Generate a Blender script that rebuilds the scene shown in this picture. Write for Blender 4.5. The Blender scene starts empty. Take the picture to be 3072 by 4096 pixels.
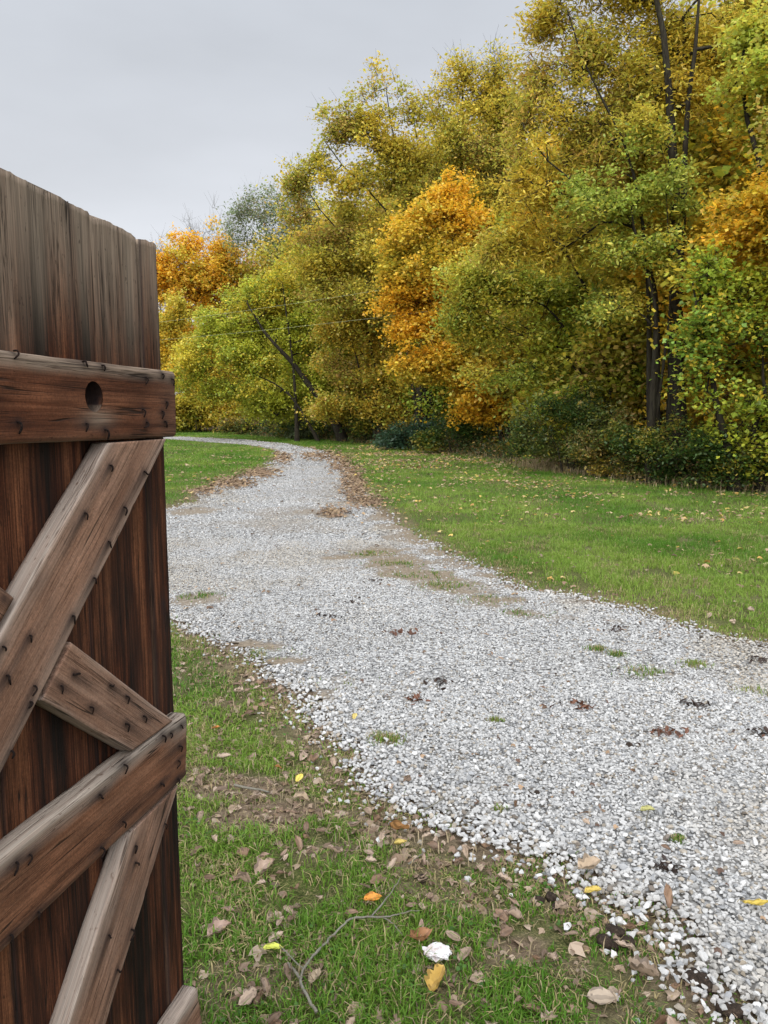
import bpy, bmesh, math
import numpy as np
from mathutils import Vector

R = math.radians
scene = bpy.context.scene
COL = scene.collection
rng = np.random.default_rng(7)

# ------------------------------------------------------------------ camera maths (3072 x 4096 photograph, 26 mm equivalent phone lens)
FPX, EYE, HZ = 3075.0, 1.6, 1640.0
TH = math.atan((2048 - HZ) / FPX)
FWD = np.array([0, math.cos(TH), -math.sin(TH)])
UPV = np.array([0, math.sin(TH), math.cos(TH)])
K = 3072 / 1659.0            # sketch coordinates (1659 wide) -> photograph pixels


def ray(x, y):
    return FWD + np.array([1.0, 0, 0]) * (x - 1536) / FPX + UPV * (2048 - y) / FPX


def gnd(x, y, z=0.0):
    """ground point seen at sketch coordinates"""
    d = ray(x * K, y * K)
    t = (z - EYE) / d[2]
    return np.array([d[0] * t, d[1] * t, z])


def at(x, y, Y):
    """point at distance Y seen at sketch coordinates"""
    d = ray(x * K, y * K)
    t = Y / d[1]
    return np.array([d[0] * t, Y, EYE + d[2] * t])


# ------------------------------------------------------------------ noise
def _h(i, j, k, s):
    h = (i.astype(np.uint32) * np.uint32(374761393) + j.astype(np.uint32) * np.uint32(668265263)
         + k.astype(np.uint32) * np.uint32(2147483647 & 0x5bd1e995) + np.uint32((s * 974634721) & 0xffffffff))
    h = (h ^ (h >> np.uint32(13))) * np.uint32(1274126177)
    h = (h ^ (h >> np.uint32(16))) * np.uint32(2246822519)
    h = h ^ (h >> np.uint32(15))
    return h.astype(np.float64) / 4294967295.0


def vnoise(x, y, z=None, s=0):
    x = np.asarray(x, float); y = np.asarray(y, float)
    z = np.zeros_like(x) if z is None else np.asarray(z, float)
    xi, yi, zi = np.floor(x), np.floor(y), np.floor(z)
    fx, fy, fz = x - xi, y - yi, z - zi
    fx = fx * fx * (3 - 2 * fx); fy = fy * fy * (3 - 2 * fy); fz = fz * fz * (3 - 2 * fz)
    xi = xi.astype(np.int64); yi = yi.astype(np.int64); zi = zi.astype(np.int64)
    o = 0
    for a in (0, 1):
        for b in (0, 1):
            for c in (0, 1):
                w = (fx if a else 1 - fx) * (fy if b else 1 - fy) * (fz if c else 1 - fz)
                o = o + w * _h(xi + a, yi + b, zi + c, s)
    return o


def fbm(x, y, z=None, s=0, o=3):
    t, a, n = 0, 0.5, 0
    for i in range(o):
        f = 2.0 ** i
        t = t + a * vnoise(np.asarray(x) * f, np.asarray(y) * f, None if z is None else np.asarray(z) * f, s + i * 17)
        n += a; a *= 0.5
    return t / n


def sstep(a, b, x):
    t = np.clip((x - a) / (b - a), 0, 1)
    return t * t * (3 - 2 * t)


# ------------------------------------------------------------------ mesh helpers
def mesh_from(name, V, F, smooth=False, face_col=None, pt=None):
    """F: (n,k) int array, or a list of such arrays. face_col: (n,3). pt: {name: (nverts,) or (nverts,3)}"""
    me = bpy.data.meshes.new(name)
    Fs = [np.asarray(f) for f in (F if isinstance(F, list) else [F]) if len(f)]
    V = np.asarray(V, np.float32)
    me.vertices.add(len(V)); me.vertices.foreach_set('co', V.ravel())
    nl = sum(f.size for f in Fs); nf = sum(len(f) for f in Fs)
    me.loops.add(nl); me.polygons.add(nf)
    me.loops.foreach_set('vertex_index', np.concatenate([f.ravel() for f in Fs]).astype(np.int32))
    tot = np.concatenate([np.full(len(f), f.shape[1]) for f in Fs])
    st = np.concatenate([[0], np.cumsum(tot)[:-1]])
    me.polygons.foreach_set('loop_start', st.astype(np.int32))
    me.polygons.foreach_set('use_smooth', np.full(nf, bool(smooth)))
    if face_col is not None:
        a = me.attributes.new('col', 'FLOAT_COLOR', 'FACE')
        c = np.ones((nf, 4), np.float32); c[:, :3] = face_col
        a.data.foreach_set('color', c.ravel())
    for k, v in (pt or {}).items():
        v = np.asarray(v, np.float32)
        if v.ndim == 1:
            a = me.attributes.new(k, 'FLOAT', 'POINT'); a.data.foreach_set('value', v)
        else:
            a = me.attributes.new(k, 'FLOAT_VECTOR', 'POINT'); a.data.foreach_set('vector', v.ravel())
    me.update()
    return me


def link(name, me, m=None, parent=None, loc=(0, 0, 0)):
    o = bpy.data.objects.new(name, me); COL.objects.link(o)
    if m is not None and me is not None and not len(me.materials):
        me.materials.append(m)
    o.parent = parent; o.location = loc
    return o


def tag(o, label=None, cat=None, group=None, kind=None):
    if label: o['label'] = label
    if cat: o['category'] = cat
    if group: o['group'] = group
    if kind: o['kind'] = kind
    return o


def rotmats(n, r, tilt=math.pi):
    """n random rotation matrices, tilted up to `tilt` from upright"""
    az, sp = r.uniform(0, 2 * math.pi, n), r.uniform(0, 2 * math.pi, n)
    t = r.uniform(0, tilt, n)
    ax = np.stack([np.cos(az), np.sin(az), np.zeros(n)], 1)
    c, s = np.cos(t), np.sin(t)
    M = np.zeros((n, 3, 3))
    x, y = ax[:, 0], ax[:, 1]
    M[:, 0, 0] = c + x * x * (1 - c); M[:, 0, 1] = x * y * (1 - c); M[:, 0, 2] = y * s
    M[:, 1, 0] = x * y * (1 - c); M[:, 1, 1] = c + y * y * (1 - c); M[:, 1, 2] = -x * s
    M[:, 2, 0] = -y * s; M[:, 2, 1] = x * s; M[:, 2, 2] = c
    S = np.zeros((n, 3, 3)); S[:, 0, 0] = np.cos(sp); S[:, 0, 1] = -np.sin(sp); S[:, 1, 0] = np.sin(sp); S[:, 1, 1] = np.cos(sp); S[:, 2, 2] = 1
    return M @ S


def scatter_templates(tmpl, P, S, M, r):
    """tmpl: list of (V,F tris). Returns V,F,idx of item for each face"""
    Vs, Fs, ids, off = [], [], [], 0
    pick = r.integers(0, len(tmpl), len(P))
    for t, (tv, tf) in enumerate(tmpl):
        k = np.where(pick == t)[0]
        if not len(k): continue
        v = np.einsum('nij,vj->nvi', M[k], tv)
        v = v * S[k][:, None, None] if S.ndim == 1 else np.einsum('nij,nvj->nvi', M[k], tv[None] * S[k][:, None, :])
        v = v + P[k][:, None, :]
        f = tf[None] + (np.arange(len(k)) * len(tv))[:, None, None] + off
        Vs.append(v.reshape(-1, 3)); Fs.append(f.reshape(-1, tf.shape[1])); ids.append(np.repeat(k, len(tf)))
        off += len(k) * len(tv)
    return np.concatenate(Vs), np.concatenate(Fs), np.concatenate(ids)


def tubes(A, B, ra, rb, k):
    """open frusta from A to B"""
    n = len(A)
    d = B - A
    L = np.linalg.norm(d, axis=1, keepdims=True) + 1e-9
    d = d / L
    ref = np.where(np.abs(d[:, 2:3]) < 0.9, np.array([[0, 0, 1.0]]), np.array([[1.0, 0, 0]]))
    u = np.cross(d, ref); u /= np.linalg.norm(u, axis=1, keepdims=True) + 1e-9
    v = np.cross(d, u)
    a = np.arange(k) * 2 * math.pi / k
    ring = u[:, None] * np.cos(a)[None, :, None] + v[:, None] * np.sin(a)[None, :, None]
    V = np.concatenate([A[:, None] + ring * ra[:, None, None], B[:, None] + ring * rb[:, None, None]], 1).reshape(-1, 3)
    i = np.arange(k); j = (i + 1) % k
    f = np.stack([i, j, j + k, i + k], 1)
    F = (f[None] + (np.arange(n) * 2 * k)[:, None, None]).reshape(-1, 4)
    return V, F


def sweep(path, rad, k=8, cap=True, wob=0.0, r=None):
    """one continuous tube along path"""
    P = np.asarray(path, float); n = len(P)
    T = np.gradient(P, axis=0); T /= np.linalg.norm(T, axis=1, keepdims=True) + 1e-9
    u = np.cross(T[0], [0.31, 0.17, 0.93]); u /= np.linalg.norm(u)
    V = []
    a = np.arange(k) * 2 * math.pi / k
    for i in range(n):
        u = u - T[i] * np.dot(u, T[i]); u /= np.linalg.norm(u)
        v = np.cross(T[i], u)
        rr = rad[i] * (1 + (r.uniform(-wob, wob, k) if r is not None else 0))
        V.append(P[i] + (np.cos(a) * rr)[:, None] * u + (np.sin(a) * rr)[:, None] * v)
    V = np.concatenate(V)
    i = np.arange(k); j = (i + 1) % k
    F = np.concatenate([np.stack([i, j, j + k, i + k], 1) + q * k for q in range(n - 1)])
    Fs = [F]
    if cap:
        Fs += [np.arange(k)[None, ::-1], (np.arange(k) + (n - 1) * k)[None]]
    return V, Fs


def smooth_path(pts, n):
    P = np.asarray(pts, float)
    t = np.concatenate([[0], np.cumsum(np.linalg.norm(np.diff(P, axis=0), axis=1))]); t /= t[-1]
    m = len(P)
    tt = np.linspace(0, 1, n)
    out = np.zeros((n, P.shape[1]))
    T = np.gradient(P, t, axis=0) if m > 2 else np.repeat((P[1:] - P[:1]) / (t[1] - t[0]), 2, 0)
    k = np.clip(np.searchsorted(t, tt, side='right') - 1, 0, m - 2)
    h = (t[k + 1] - t[k])[:, None]; s = ((tt - t[k]) / (t[k + 1] - t[k]))[:, None]
    out = ((2 * s ** 3 - 3 * s ** 2 + 1) * P[k] + (s ** 3 - 2 * s ** 2 + s) * h * T[k] + (-2 * s ** 3 + 3 * s ** 2) * P[k + 1] + (s ** 3 - s ** 2) * h * T[k + 1])
    return out


# ------------------------------------------------------------------ materials
class NT:
    def __init__(self, name):
        self.m = bpy.data.materials.new(name); self.m.use_nodes = True
        self.t = self.m.node_tree; self.t.nodes.clear()
        self.out = self.t.nodes.new('ShaderNodeOutputMaterial')

    def n(self, typ, **kw):
        nd = self.t.nodes.new('ShaderNode' + typ)
        for k, v in kw.items():
            if k in nd.bl_rna.properties and not isinstance(v, bpy.types.NodeSocket) and k not in ('Color',):
                setattr(nd, k, v)
            else:
                self.set(nd.inputs[k], v)
        return nd

    def set(self, s, v):
        if isinstance(v, bpy.types.NodeSocket): self.t.links.new(v, s)
        elif isinstance(v, (tuple, list)) and len(v) == 3 and s.type == 'RGBA': s.default_value = (*v, 1)
        else: s.default_value = v

    def math(self, op, a, b=None, clamp=False):
        nd = self.t.nodes.new('ShaderNodeMath'); nd.operation = op; nd.use_clamp = clamp
        self.set(nd.inputs[0], a)
        if b is not None: self.set(nd.inputs[1], b)
        return nd.outputs[0]

    def mix(self, f, a, b, mode='MIX'):
        nd = self.t.nodes.new('ShaderNodeMix'); nd.data_type = 'RGBA'; nd.blend_type = mode
        self.set(nd.inputs[0], f); self.set(nd.inputs[6], a); self.set(nd.inputs[7], b)
        return nd.outputs[2]

    def ramp(self, f, stops):
        nd = self.t.nodes.new('ShaderNodeValToRGB'); self.set(nd.inputs[0], f)
        e = nd.color_ramp.elements
        while len(e) < len(stops): e.new(0.5)
        for i, (p, c) in enumerate(stops):
            e[i].position = p; e[i].color = (*c, 1) if isinstance(c, tuple) else (c, c, c, 1)
        return nd.outputs[0]

    def noise(self, vec, scale, detail=3, rough=0.55, dim='3D'):
        nd = self.t.nodes.new('ShaderNodeTexNoise')
        self.set(nd.inputs['Vector'], vec); nd.inputs['Scale'].default_value = scale
        nd.inputs['Detail'].default_value = detail; nd.inputs['Roughness'].default_value = rough
        return nd.outputs['Fac']

    def mapping(self, vec, sc, loc=(0, 0, 0)):
        nd = self.t.nodes.new('ShaderNodeMapping'); self.set(nd.inputs['Vector'], vec)
        nd.inputs['Scale'].default_value = sc; nd.inputs['Location'].default_value = loc
        return nd.outputs[0]

    def attr(self, name):
        nd = self.t.nodes.new('ShaderNodeAttribute'); nd.attribute_name = name
        return nd

    def coord(self):
        return self.t.nodes.new('ShaderNodeTexCoord').outputs['Object']

    def bump(self, h, strength=0.5, dist=0.01):
        nd = self.t.nodes.new('ShaderNodeBump'); self.set(nd.inputs['Height'], h)
        nd.inputs['Strength'].default_value = strength; nd.inputs['Distance'].default_value = dist
        return nd.outputs[0]

    def principled(self, col, rough=0.8, normal=None, spec=0.3):
        nd = self.t.nodes.new('ShaderNodeBsdfPrincipled')
        self.set(nd.inputs['Base Color'], col); self.set(nd.inputs['Roughness'], rough)
        nd.inputs['Specular IOR Level'].default_value = spec
        if normal is not None: self.set(nd.inputs['Normal'], normal)
        self.t.links.new(nd.outputs[0], self.out.inputs[0])
        return self.m


def leaf_material(name, transl=0.35, gloss=0.05, rough=0.45):
    q = NT(name)
    c = q.attr('col').outputs['Color']
    d = q.n('BsdfDiffuse', Color=c); t = q.n('BsdfTranslucent', Color=c)
    mx = q.n('MixShader'); q.set(mx.inputs[0], transl); q.set(mx.inputs[1], d.outputs[0]); q.set(mx.inputs[2], t.outputs[0])
    g = q.n('BsdfGlossy'); g.inputs['Roughness'].default_value = rough; q.set(g.inputs['Color'], (0.9, 0.92, 1.0))
    m2 = q.n('MixShader'); q.set(m2.inputs[0], gloss); q.set(m2.inputs[1], mx.outputs[0]); q.set(m2.inputs[2], g.outputs[0])
    q.t.links.new(m2.outputs[0], q.out.inputs[0])
    return q.m


def bark_material(name, c0, c1):
    q = NT(name); co = q.coord()
    n1 = q.noise(q.mapping(co, (1, 1, 0.18)), 22, 4, 0.65)
    n2 = q.noise(co, 1.3, 3)
    col = q.mix(n2, q.ramp(n1, [(0.3, c0), (0.7, c1)]), q.ramp(n1, [(0.35, c0), (0.75, (0.05, 0.05, 0.028))]))
    return q.principled(col, 0.9, q.bump(n1, 0.8, 0.03), 0.15)


M_leaf = leaf_material('tree_leaves', 0.5, 0.02)
M_grass = leaf_material('grass_blades', 0.35, 0.012, 0.5)
M_dead = leaf_material('fallen_leaf_skin', 0.2, 0.02, 0.55)
M_bark = bark_material('bark', (0.009, 0.0065, 0.005), (0.036, 0.026, 0.019))
M_twig = bark_material('grey_bark', (0.07, 0.06, 0.05), (0.22, 0.2, 0.16))


M_pale = bark_material('pale_twig_bark', (0.13, 0.118, 0.093), (0.3, 0.28, 0.235))


def stone_material():
    q = NT('crushed_limestone'); c = q.attr('col').outputs['Color']
    co = q.coord()
    n = q.noise(co, 260, 3, 0.7); n2 = q.noise(co, 60, 2)
    v = q.ramp(n, [(0.25, 0.72), (0.75, 1.05)])
    col = q.mix(1.0, c, v, 'MULTIPLY')
    col = q.mix(q.ramp(n2, [(0.55, 0.0), (0.8, 0.35)]), col, (0.30, 0.27, 0.22))
    return q.principled(col, 0.85, q.bump(n, 0.35, 0.002), 0.25)


M_stone = stone_material()


def ground_material():
    q = NT('soil_and_thatch'); co = q.coord()
    a = q.attr('bare').outputs['Fac']
    n1 = q.noise(co, 1.1, 4, 0.6); n2 = q.noise(co, 26, 5, 0.7); n3 = q.noise(co, 140, 3, 0.7)
    soil = q.ramp(n2, [(0.25, (0.075, 0.052, 0.036)), (0.5, (0.15, 0.108, 0.075)), (0.75, (0.25, 0.19, 0.135))])
    thatch = q.ramp(n3, [(0.3, (0.02, 0.028, 0.008)), (0.5, (0.06, 0.07, 0.02)), (0.72, (0.19, 0.155, 0.075))])
    green = q.ramp(n2, [(0.3, (0.035, 0.06, 0.01)), (0.7, (0.12, 0.16, 0.03))])
    g = q.mix(q.ramp(n1, [(.45, 0.0), (.75, .6)]), thatch, green)
    n4 = q.noise(co, 75, 5, .75)
    g = q.mix(1.0, g, q.ramp(n4, [(.3, .55), (.7, 1.5)]), 'MULTIPLY'); soil = q.mix(1.0, soil, q.ramp(n4, [(.3, .62), (.7, 1.35)]), 'MULTIPLY')
    col = q.mix(a, g, soil)
    wood = q.attr('woodland').outputs['Fac']
    lit = q.ramp(n2, [(0.3, (0.03, 0.02, 0.011)), (0.55, (0.09, 0.06, 0.03)), (0.7, (0.2, 0.12, 0.035))])
    col = q.mix(wood, col, lit)
    h = q.math('ADD', q.math('MULTIPLY', n2, 1.0), q.math('MULTIPLY', n3, 0.4))
    return q.principled(col, 0.95, q.bump(h, 0.9, 0.02), 0.1)


def driveway_material():
    q = NT('gravel_bed'); co = q.coord()
    a = q.attr('dirt').outputs['Fac']
    v = q.n('TexVoronoi', Vector=co, Scale=34.0); v2 = q.n('TexVoronoi', Vector=co, Scale=75.0)
    rnd = q.n('SeparateColor', Color=v.outputs['Color']).outputs[0]
    c = q.ramp(rnd, [(0.0, (0.15, 0.147, 0.14)), (0.35, (0.3, 0.295, 0.285)), (0.7, (0.4, 0.395, 0.385)), (1.0, (0.5, 0.5, 0.49))])
    gap = q.ramp(v.outputs['Distance'], [(0.35, 1.0), (0.75, 0.3)])
    c = q.mix(1.0, c, gap, 'MULTIPLY')
    n1 = q.noise(co, 0.9, 4, 0.6); n2 = q.noise(co, 30, 5, 0.7)
    dust = q.ramp(n2, [(0.3, (0.16, 0.14, 0.11)), (0.7, (0.32, 0.29, 0.25))])
    c = q.mix(q.ramp(n1, [(0.5, 0.0), (0.75, 0.4)]), c, dust)
    dirt = q.ramp(n2, [(0.25, (0.1, 0.075, 0.05)), (0.55, (0.2, 0.16, 0.115)), (0.8, (0.32, 0.265, 0.2))])
    c = q.mix(a, c, dirt)
    h = q.math('SUBTRACT', n2, v.outputs['Distance'])
    return q.principled(c, 0.9, q.bump(h, 0.8, 0.02), 0.2)


M_ground, M_drive = ground_material(), driveway_material()


def wood_material(name, dark, mid, light, grey, streak=14.0, cw=.08, sh=0.0):
    q = NT(name)
    g = q.attr('grain').outputs['Vector']; wx = q.attr('wx').outputs['Fac']; st = q.attr('stain_shade').outputs['Fac']
    fine = q.noise(q.mapping(g, (6.0, 430, 430)), 1.0, 2, 0.6)
    mid_n = q.noise(q.mapping(g, (2.6, 110, 110)), 1.0, 4, 0.65)
    broad = q.noise(q.mapping(g, (1.1, streak, streak), (3, 1, 7)), 1.0, 3, 0.55)
    blot = q.noise(q.mapping(g, (5.5, 9, 9), (9, 4, 2)), 1.0, 4, 0.6)
    f = q.math('ADD', q.math('MULTIPLY', broad, 0.52), q.math('ADD', q.math('MULTIPLY', mid_n, 0.28), q.math('MULTIPLY', fine, 0.2)))
    col = q.ramp(f, [(0.5 - cw + sh, dark), (0.498 + sh, mid), (0.505 + cw + sh, light)])
    iso = q.noise(g, 210, 4, .75); pat = q.noise(q.mapping(g, (7, 16, 16), (2, 6, 1)), 1.0, 5, .65)
    col = q.mix(1.0, col, q.ramp(iso, [(.3, .62), (.7, 1.3)]), 'MULTIPLY')
    col = q.mix(1.0, col, q.ramp(pat, [(.32, .68), (.68, 1.22)]), 'MULTIPLY')
    col = q.mix(q.ramp(blot, [(0.5, 0.0), (0.72, 0.55)]), col, dark)
    wf = q.math('MULTIPLY', wx, q.ramp(mid_n, [(0.25, 0.45), (0.6, 1.0)]), True)
    gcol = q.ramp(fine, [(0.25, tuple(x * 0.62 for x in grey)), (0.7, tuple(x * 1.12 for x in grey))])
    col = q.mix(wf, col, gcol)
    # checks: thin dark splits that follow the grain
    ck = q.noise(q.mapping(g, (1.1, 34, 34), (5, 5, 5)), 1.0, 2, 0.5)
    ckm = q.noise(q.mapping(g, (5, 22, 22), (1, 8, 3)), 1.0, 2, 0.5)
    line = q.ramp(q.math('ABSOLUTE', q.math('SUBTRACT', ck, 0.5)), [(0.004, 1.0), (0.013, 0.0)])
    line = q.math('MULTIPLY', line, q.ramp(ckm, [(0.5, 0.0), (0.58, 1.0)]))
    col = q.mix(q.math('MULTIPLY', line, 0.85), col, (0.01, 0.007, 0.005))
    l2 = q.noise(q.mapping(g, (3.2, 150, 150), (8, 2, 6)), 1.0, 3, 0.6)
    l2 = q.ramp(q.math('ABSOLUTE', q.math('SUBTRACT', l2, 0.5)), [(0.006, 1.0), (0.03, 0.0)])
    l2 = q.math('MULTIPLY', l2, q.ramp(q.noise(q.mapping(g, (4, 26, 26), (3, 3, 9)), 1.0, 3, .6), [(.42, 0.0), (.6, .75)]))
    col = q.mix(l2, col, tuple(x * .55 for x in dark))
    pit = q.ramp(q.noise(q.mapping(g, (60, 150, 150)), 1.0, 2, .5), [(.66, 0.0), (.74, .6)])
    col = q.mix(pit, col, dark)
    line = q.math('MAXIMUM', line, q.math('MULTIPLY', l2, .5))
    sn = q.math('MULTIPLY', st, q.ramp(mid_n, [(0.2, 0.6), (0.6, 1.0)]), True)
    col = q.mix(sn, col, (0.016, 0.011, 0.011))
    fine = q.math('ADD', q.math('MULTIPLY', fine, .6), q.math('MULTIPLY', iso, .5))
    h = q.math('SUBTRACT', q.math('ADD', q.math('MULTIPLY', fine, 0.6), q.math('MULTIPLY', mid_n, 0.8)), q.math('MULTIPLY', line, 2.0))
    rough = q.ramp(fine, [(0.2, 0.62), (0.8, 0.85)])
    return q.principled(col, rough, q.bump(h, 0.55, 0.0022), 0.12)


M_board = wood_material('weathered_board', (0.006, 0.003, 0.0021), (0.05, 0.0145, 0.006), (0.16, 0.06, 0.026), (0.27, 0.21, 0.155), 13, .085, .012)
M_rail = wood_material('reddish_rail', (0.026, 0.0085, 0.0045), (0.088, 0.029, 0.0125), (0.155, 0.06, 0.029), (0.28, 0.215, 0.16), 22, .1)
M_brace = wood_material('pale_brace', (0.095, 0.043, 0.024), (0.235, 0.122, 0.075), (0.33, 0.19, 0.125), (0.36, 0.3, 0.25), 13, .15)
M_mid = wood_material('brown_rail', (0.06, 0.024, 0.0125), (0.155, 0.066, 0.034), (0.235, 0.115, 0.065), (0.36, 0.305, 0.25), 18, .13)
q = NT('rusty_iron'); co = q.coord(); nn = q.noise(co, 400, 3)
M_rust = q.principled(q.ramp(nn, [(0.3, (0.006, 0.005, 0.005)), (0.6, (0.018, 0.011, 0.009)), (0.85, (0.06, 0.03, 0.02))]), 0.9, None, 0.08)

# ------------------------------------------------------------------ world, sun, camera
SUN_EL, SUN_AZ = R(33), R(194)      # behind the camera, to the left; hidden by cloud
w = bpy.data.worlds.new('World'); scene.world = w; w.use_nodes = True
nt = w.node_tree; nt.nodes.clear()
wo = nt.nodes.new('ShaderNodeOutputWorld'); bg = nt.nodes.new('ShaderNodeBackground'); nt.links.new(bg.outputs[0], wo.inputs[0])
sky = nt.nodes.new('ShaderNodeTexSky'); sky.sky_type = 'NISHITA'; sky.sun_disc = False
sky.sun_elevation = SUN_EL; sky.sun_rotation = SUN_AZ; sky.dust_density = 4.0; sky.air_density = 1.2
hs = nt.nodes.new('ShaderNodeHueSaturation'); hs.inputs['Saturation'].default_value = 0.3; nt.links.new(sky.outputs[0], hs.inputs['Color'])
tc = nt.nodes.new('ShaderNodeTexCoord'); sx = nt.nodes.new('ShaderNodeSeparateXYZ'); nt.links.new(tc.outputs['Generated'], sx.inputs[0])
rp = nt.nodes.new('ShaderNodeValToRGB'); nt.links.new(sx.outputs[2], rp.inputs[0])
e = rp.color_ramp.elements; e.new(0.5); e.new(0.5)
for i, (p, c) in enumerate([(0.0, (0.80, 0.82, 0.855)), (0.2, (0.735, 0.762, 0.815)), (0.45, (0.65, 0.687, 0.75)), (1.0, (1.45, 1.5, 1.58))]):
    e[i].position = p; e[i].color = (*c, 1)
mp = nt.nodes.new('ShaderNodeMapping'); mp.inputs['Scale'].default_value = (1.2, 1.2, 3.4); nt.links.new(tc.outputs['Generated'], mp.inputs[0])
no = nt.nodes.new('ShaderNodeTexNoise'); no.inputs['Scale'].default_value = 1.6; no.inputs['Detail'].default_value = 5; nt.links.new(mp.outputs[0], no.inputs['Vector'])
mr = nt.nodes.new('ShaderNodeMapRange'); mr.inputs[1].default_value = 0.3; mr.inputs[2].default_value = 0.7; mr.inputs[3].default_value = 8.6; mr.inputs[4].default_value = 10.6
nt.links.new(no.outputs['Fac'], mr.inputs[0])
vm = nt.nodes.new('ShaderNodeVectorMath'); vm.operation = 'SCALE'; nt.links.new(rp.outputs[0], vm.inputs[0]); nt.links.new(mr.outputs[0], vm.inputs['Scale'])
# cloud brightened round the hidden sun, behind the camera, to light the tree fronts
dt = nt.nodes.new('ShaderNodeVectorMath'); dt.operation = 'DOT_PRODUCT'; nt.links.new(tc.outputs['Generated'], dt.inputs[0])
dt.inputs[1].default_value = (math.sin(SUN_AZ) * math.cos(SUN_EL), math.cos(SUN_AZ) * math.cos(SUN_EL), math.sin(SUN_EL))
g1_ = nt.nodes.new('ShaderNodeMapRange'); g1_.interpolation_type = 'SMOOTHSTEP'; nt.links.new(dt.outputs['Value'], g1_.inputs[0])
g1_.inputs[1].default_value = -0.1; g1_.inputs[2].default_value = 1.0; g1_.inputs[3].default_value = 1.0; g1_.inputs[4].default_value = 3.4
vg = nt.nodes.new('ShaderNodeVectorMath'); vg.operation = 'SCALE'; nt.links.new(vm.outputs[0], vg.inputs[0]); nt.links.new(g1_.outputs[0], vg.inputs['Scale'])
mx = nt.nodes.new('ShaderNodeMix'); mx.data_type = 'RGBA'; mx.inputs[0].default_value = 0.88
nt.links.new(hs.outputs[0], mx.inputs[6]); nt.links.new(vg.outputs[0], mx.inputs[7]); nt.links.new(mx.outputs[2], bg.inputs[0])
bg.inputs[1].default_value = 0.1

sl = bpy.data.lights.new('sun', 'SUN'); sl.energy = 1.5; sl.angle = R(40); sl.color = (1.0, 0.96, 0.9)
so = bpy.data.objects.new('sun', sl); COL.objects.link(so)
sd = Vector((math.sin(SUN_AZ) * math.cos(SUN_EL), math.cos(SUN_AZ) * math.cos(SUN_EL), math.sin(SUN_EL)))
so.rotation_euler = (-sd).to_track_quat('-Z', 'Y').to_euler()

cam = bpy.data.cameras.new('camera'); co_ = bpy.data.objects.new('camera', cam); COL.objects.link(co_)
cam.sensor_fit = 'VERTICAL'; cam.sensor_height = 24.0; cam.lens = 24.0 * FPX / 4096
cam.clip_start = 0.05; cam.clip_end = 3000
co_.location = (0, 0, EYE); co_.rotation_euler = (math.pi / 2 - TH, 0, 0)
scene.camera = co_
scene.view_settings.view_transform = 'Standard'; scene.view_settings.look = 'None'; scene.view_settings.exposure = 0.1; scene.view_settings.gamma = 1
scene.render.engine = 'CYCLES'
cy = scene.cycles
cy.max_bounces = 6; cy.diffuse_bounces = 4; cy.glossy_bounces = 2; cy.transmission_bounces = 4; cy.transparent_max_bounces = 4
cy.use_denoising = True

# ------------------------------------------------------------------ the lie of the land: driveway outline, woodland edge, bare patches
px_right = [(1800, 1425), (1659, 1395), (1540, 1370), (1380, 1320), (1270, 1290), (1150, 1275), (1050, 1235), (960, 1190), (880, 1150), (800, 1092), (762, 1040), (740, 1003), (700, 977), (620, 960), (520, 950), (400, 944.5)]
px_left = [(380, 950), (450, 955), (540, 962), (598, 972), (606, 990), (560, 1020), (490, 1045), (430, 1065), (425, 1085), (385, 1097)]
px_near = [(380, 1345), (450, 1392), (530, 1432), (620, 1490), (680, 1565), (755, 1640), (800, 1705), (900, 1765), (1010, 1820), (1130, 1862), (1200, 1893), (1280, 1940), (1380, 1985), (1440, 2040), (1475, 2105), (1550, 2180), (1620, 2215)]
road = [gnd(*p)[:2] for p in px_right] + [np.array([-22, 52.0]), np.array([-22, 48.5])] + [gnd(*p)[:2] for p in px_left] + \
       [np.array([-5.0, 11.2]), np.array([-7, 10.4]), np.array([-7, 6.3]), np.array([-3.0, 6.1])] + [gnd(*p)[:2] for p in px_near] + \
       [np.array([1.25, 1.4]), np.array([1.6, 0.2]), np.array([7, 0.2]), np.array([7, 4.2])]
road = np.array(road)
wood_edge = np.array([(14, 10.5), (8.06, 13.7), (7.26, 14.46), (5.91, 15.75), (5.09, 17.89), (4.37, 20.69), (3.41, 25.7), (1.35, 31.85), (-0.64, 36.16), (-3.25, 41.81), (-6.24, 45.35), (-11.43, 54.59), (-16.18, 60.77), (-40, 85)])


def poly_sdf(P, poly):
    """signed distance, negative inside"""
    out = np.empty(len(P))
    a = poly; b = np.roll(poly, -1, 0)
    for s in range(0, len(P), 60000):
        p = P[s:s + 60000]
        ab = (b - a)[None]; ap = p[:, None] - a[None]
        t = np.clip((ap * ab).sum(2) / ((ab * ab).sum(2) + 1e-12), 0, 1)
        d = np.sqrt((((ap - ab * t[..., None])) ** 2).sum(2)).min(1)
        c = ((a[None, :, 1] > p[:, None, 1]) != (b[None, :, 1] > p[:, None, 1])) & \
            (p[:, None, 0] < (b - a)[None, :, 0] * (p[:, None, 1] - a[None, :, 1]) / ((b - a)[None, :, 1] + 1e-12) + a[None, :, 0])
        out[s:s + 60000] = np.where(c.sum(1) % 2 == 1, -d, d)
    return out


def wood_dist(P):
    """how far inside the wood (positive) or out on the lawn (negative)"""
    poly = np.vstack([wood_edge, [(-40, 400), (400, 400), (400, 10)]])
    return -poly_sdf(P, poly)


def road_edge(x, y):
    """road signed distance roughened by noise"""
    s = poly_sdf(np.stack([x, y], 1), road)
    amp = np.clip(0.05 + 0.012 * y, 0.05, 0.35)
    return s + amp * (fbm(x * 3.1, y * 3.1, s=3) - 0.5) * 2 + 0.05 * (fbm(x * 14, y * 14, s=8, o=2) - 0.5) * 2


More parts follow.
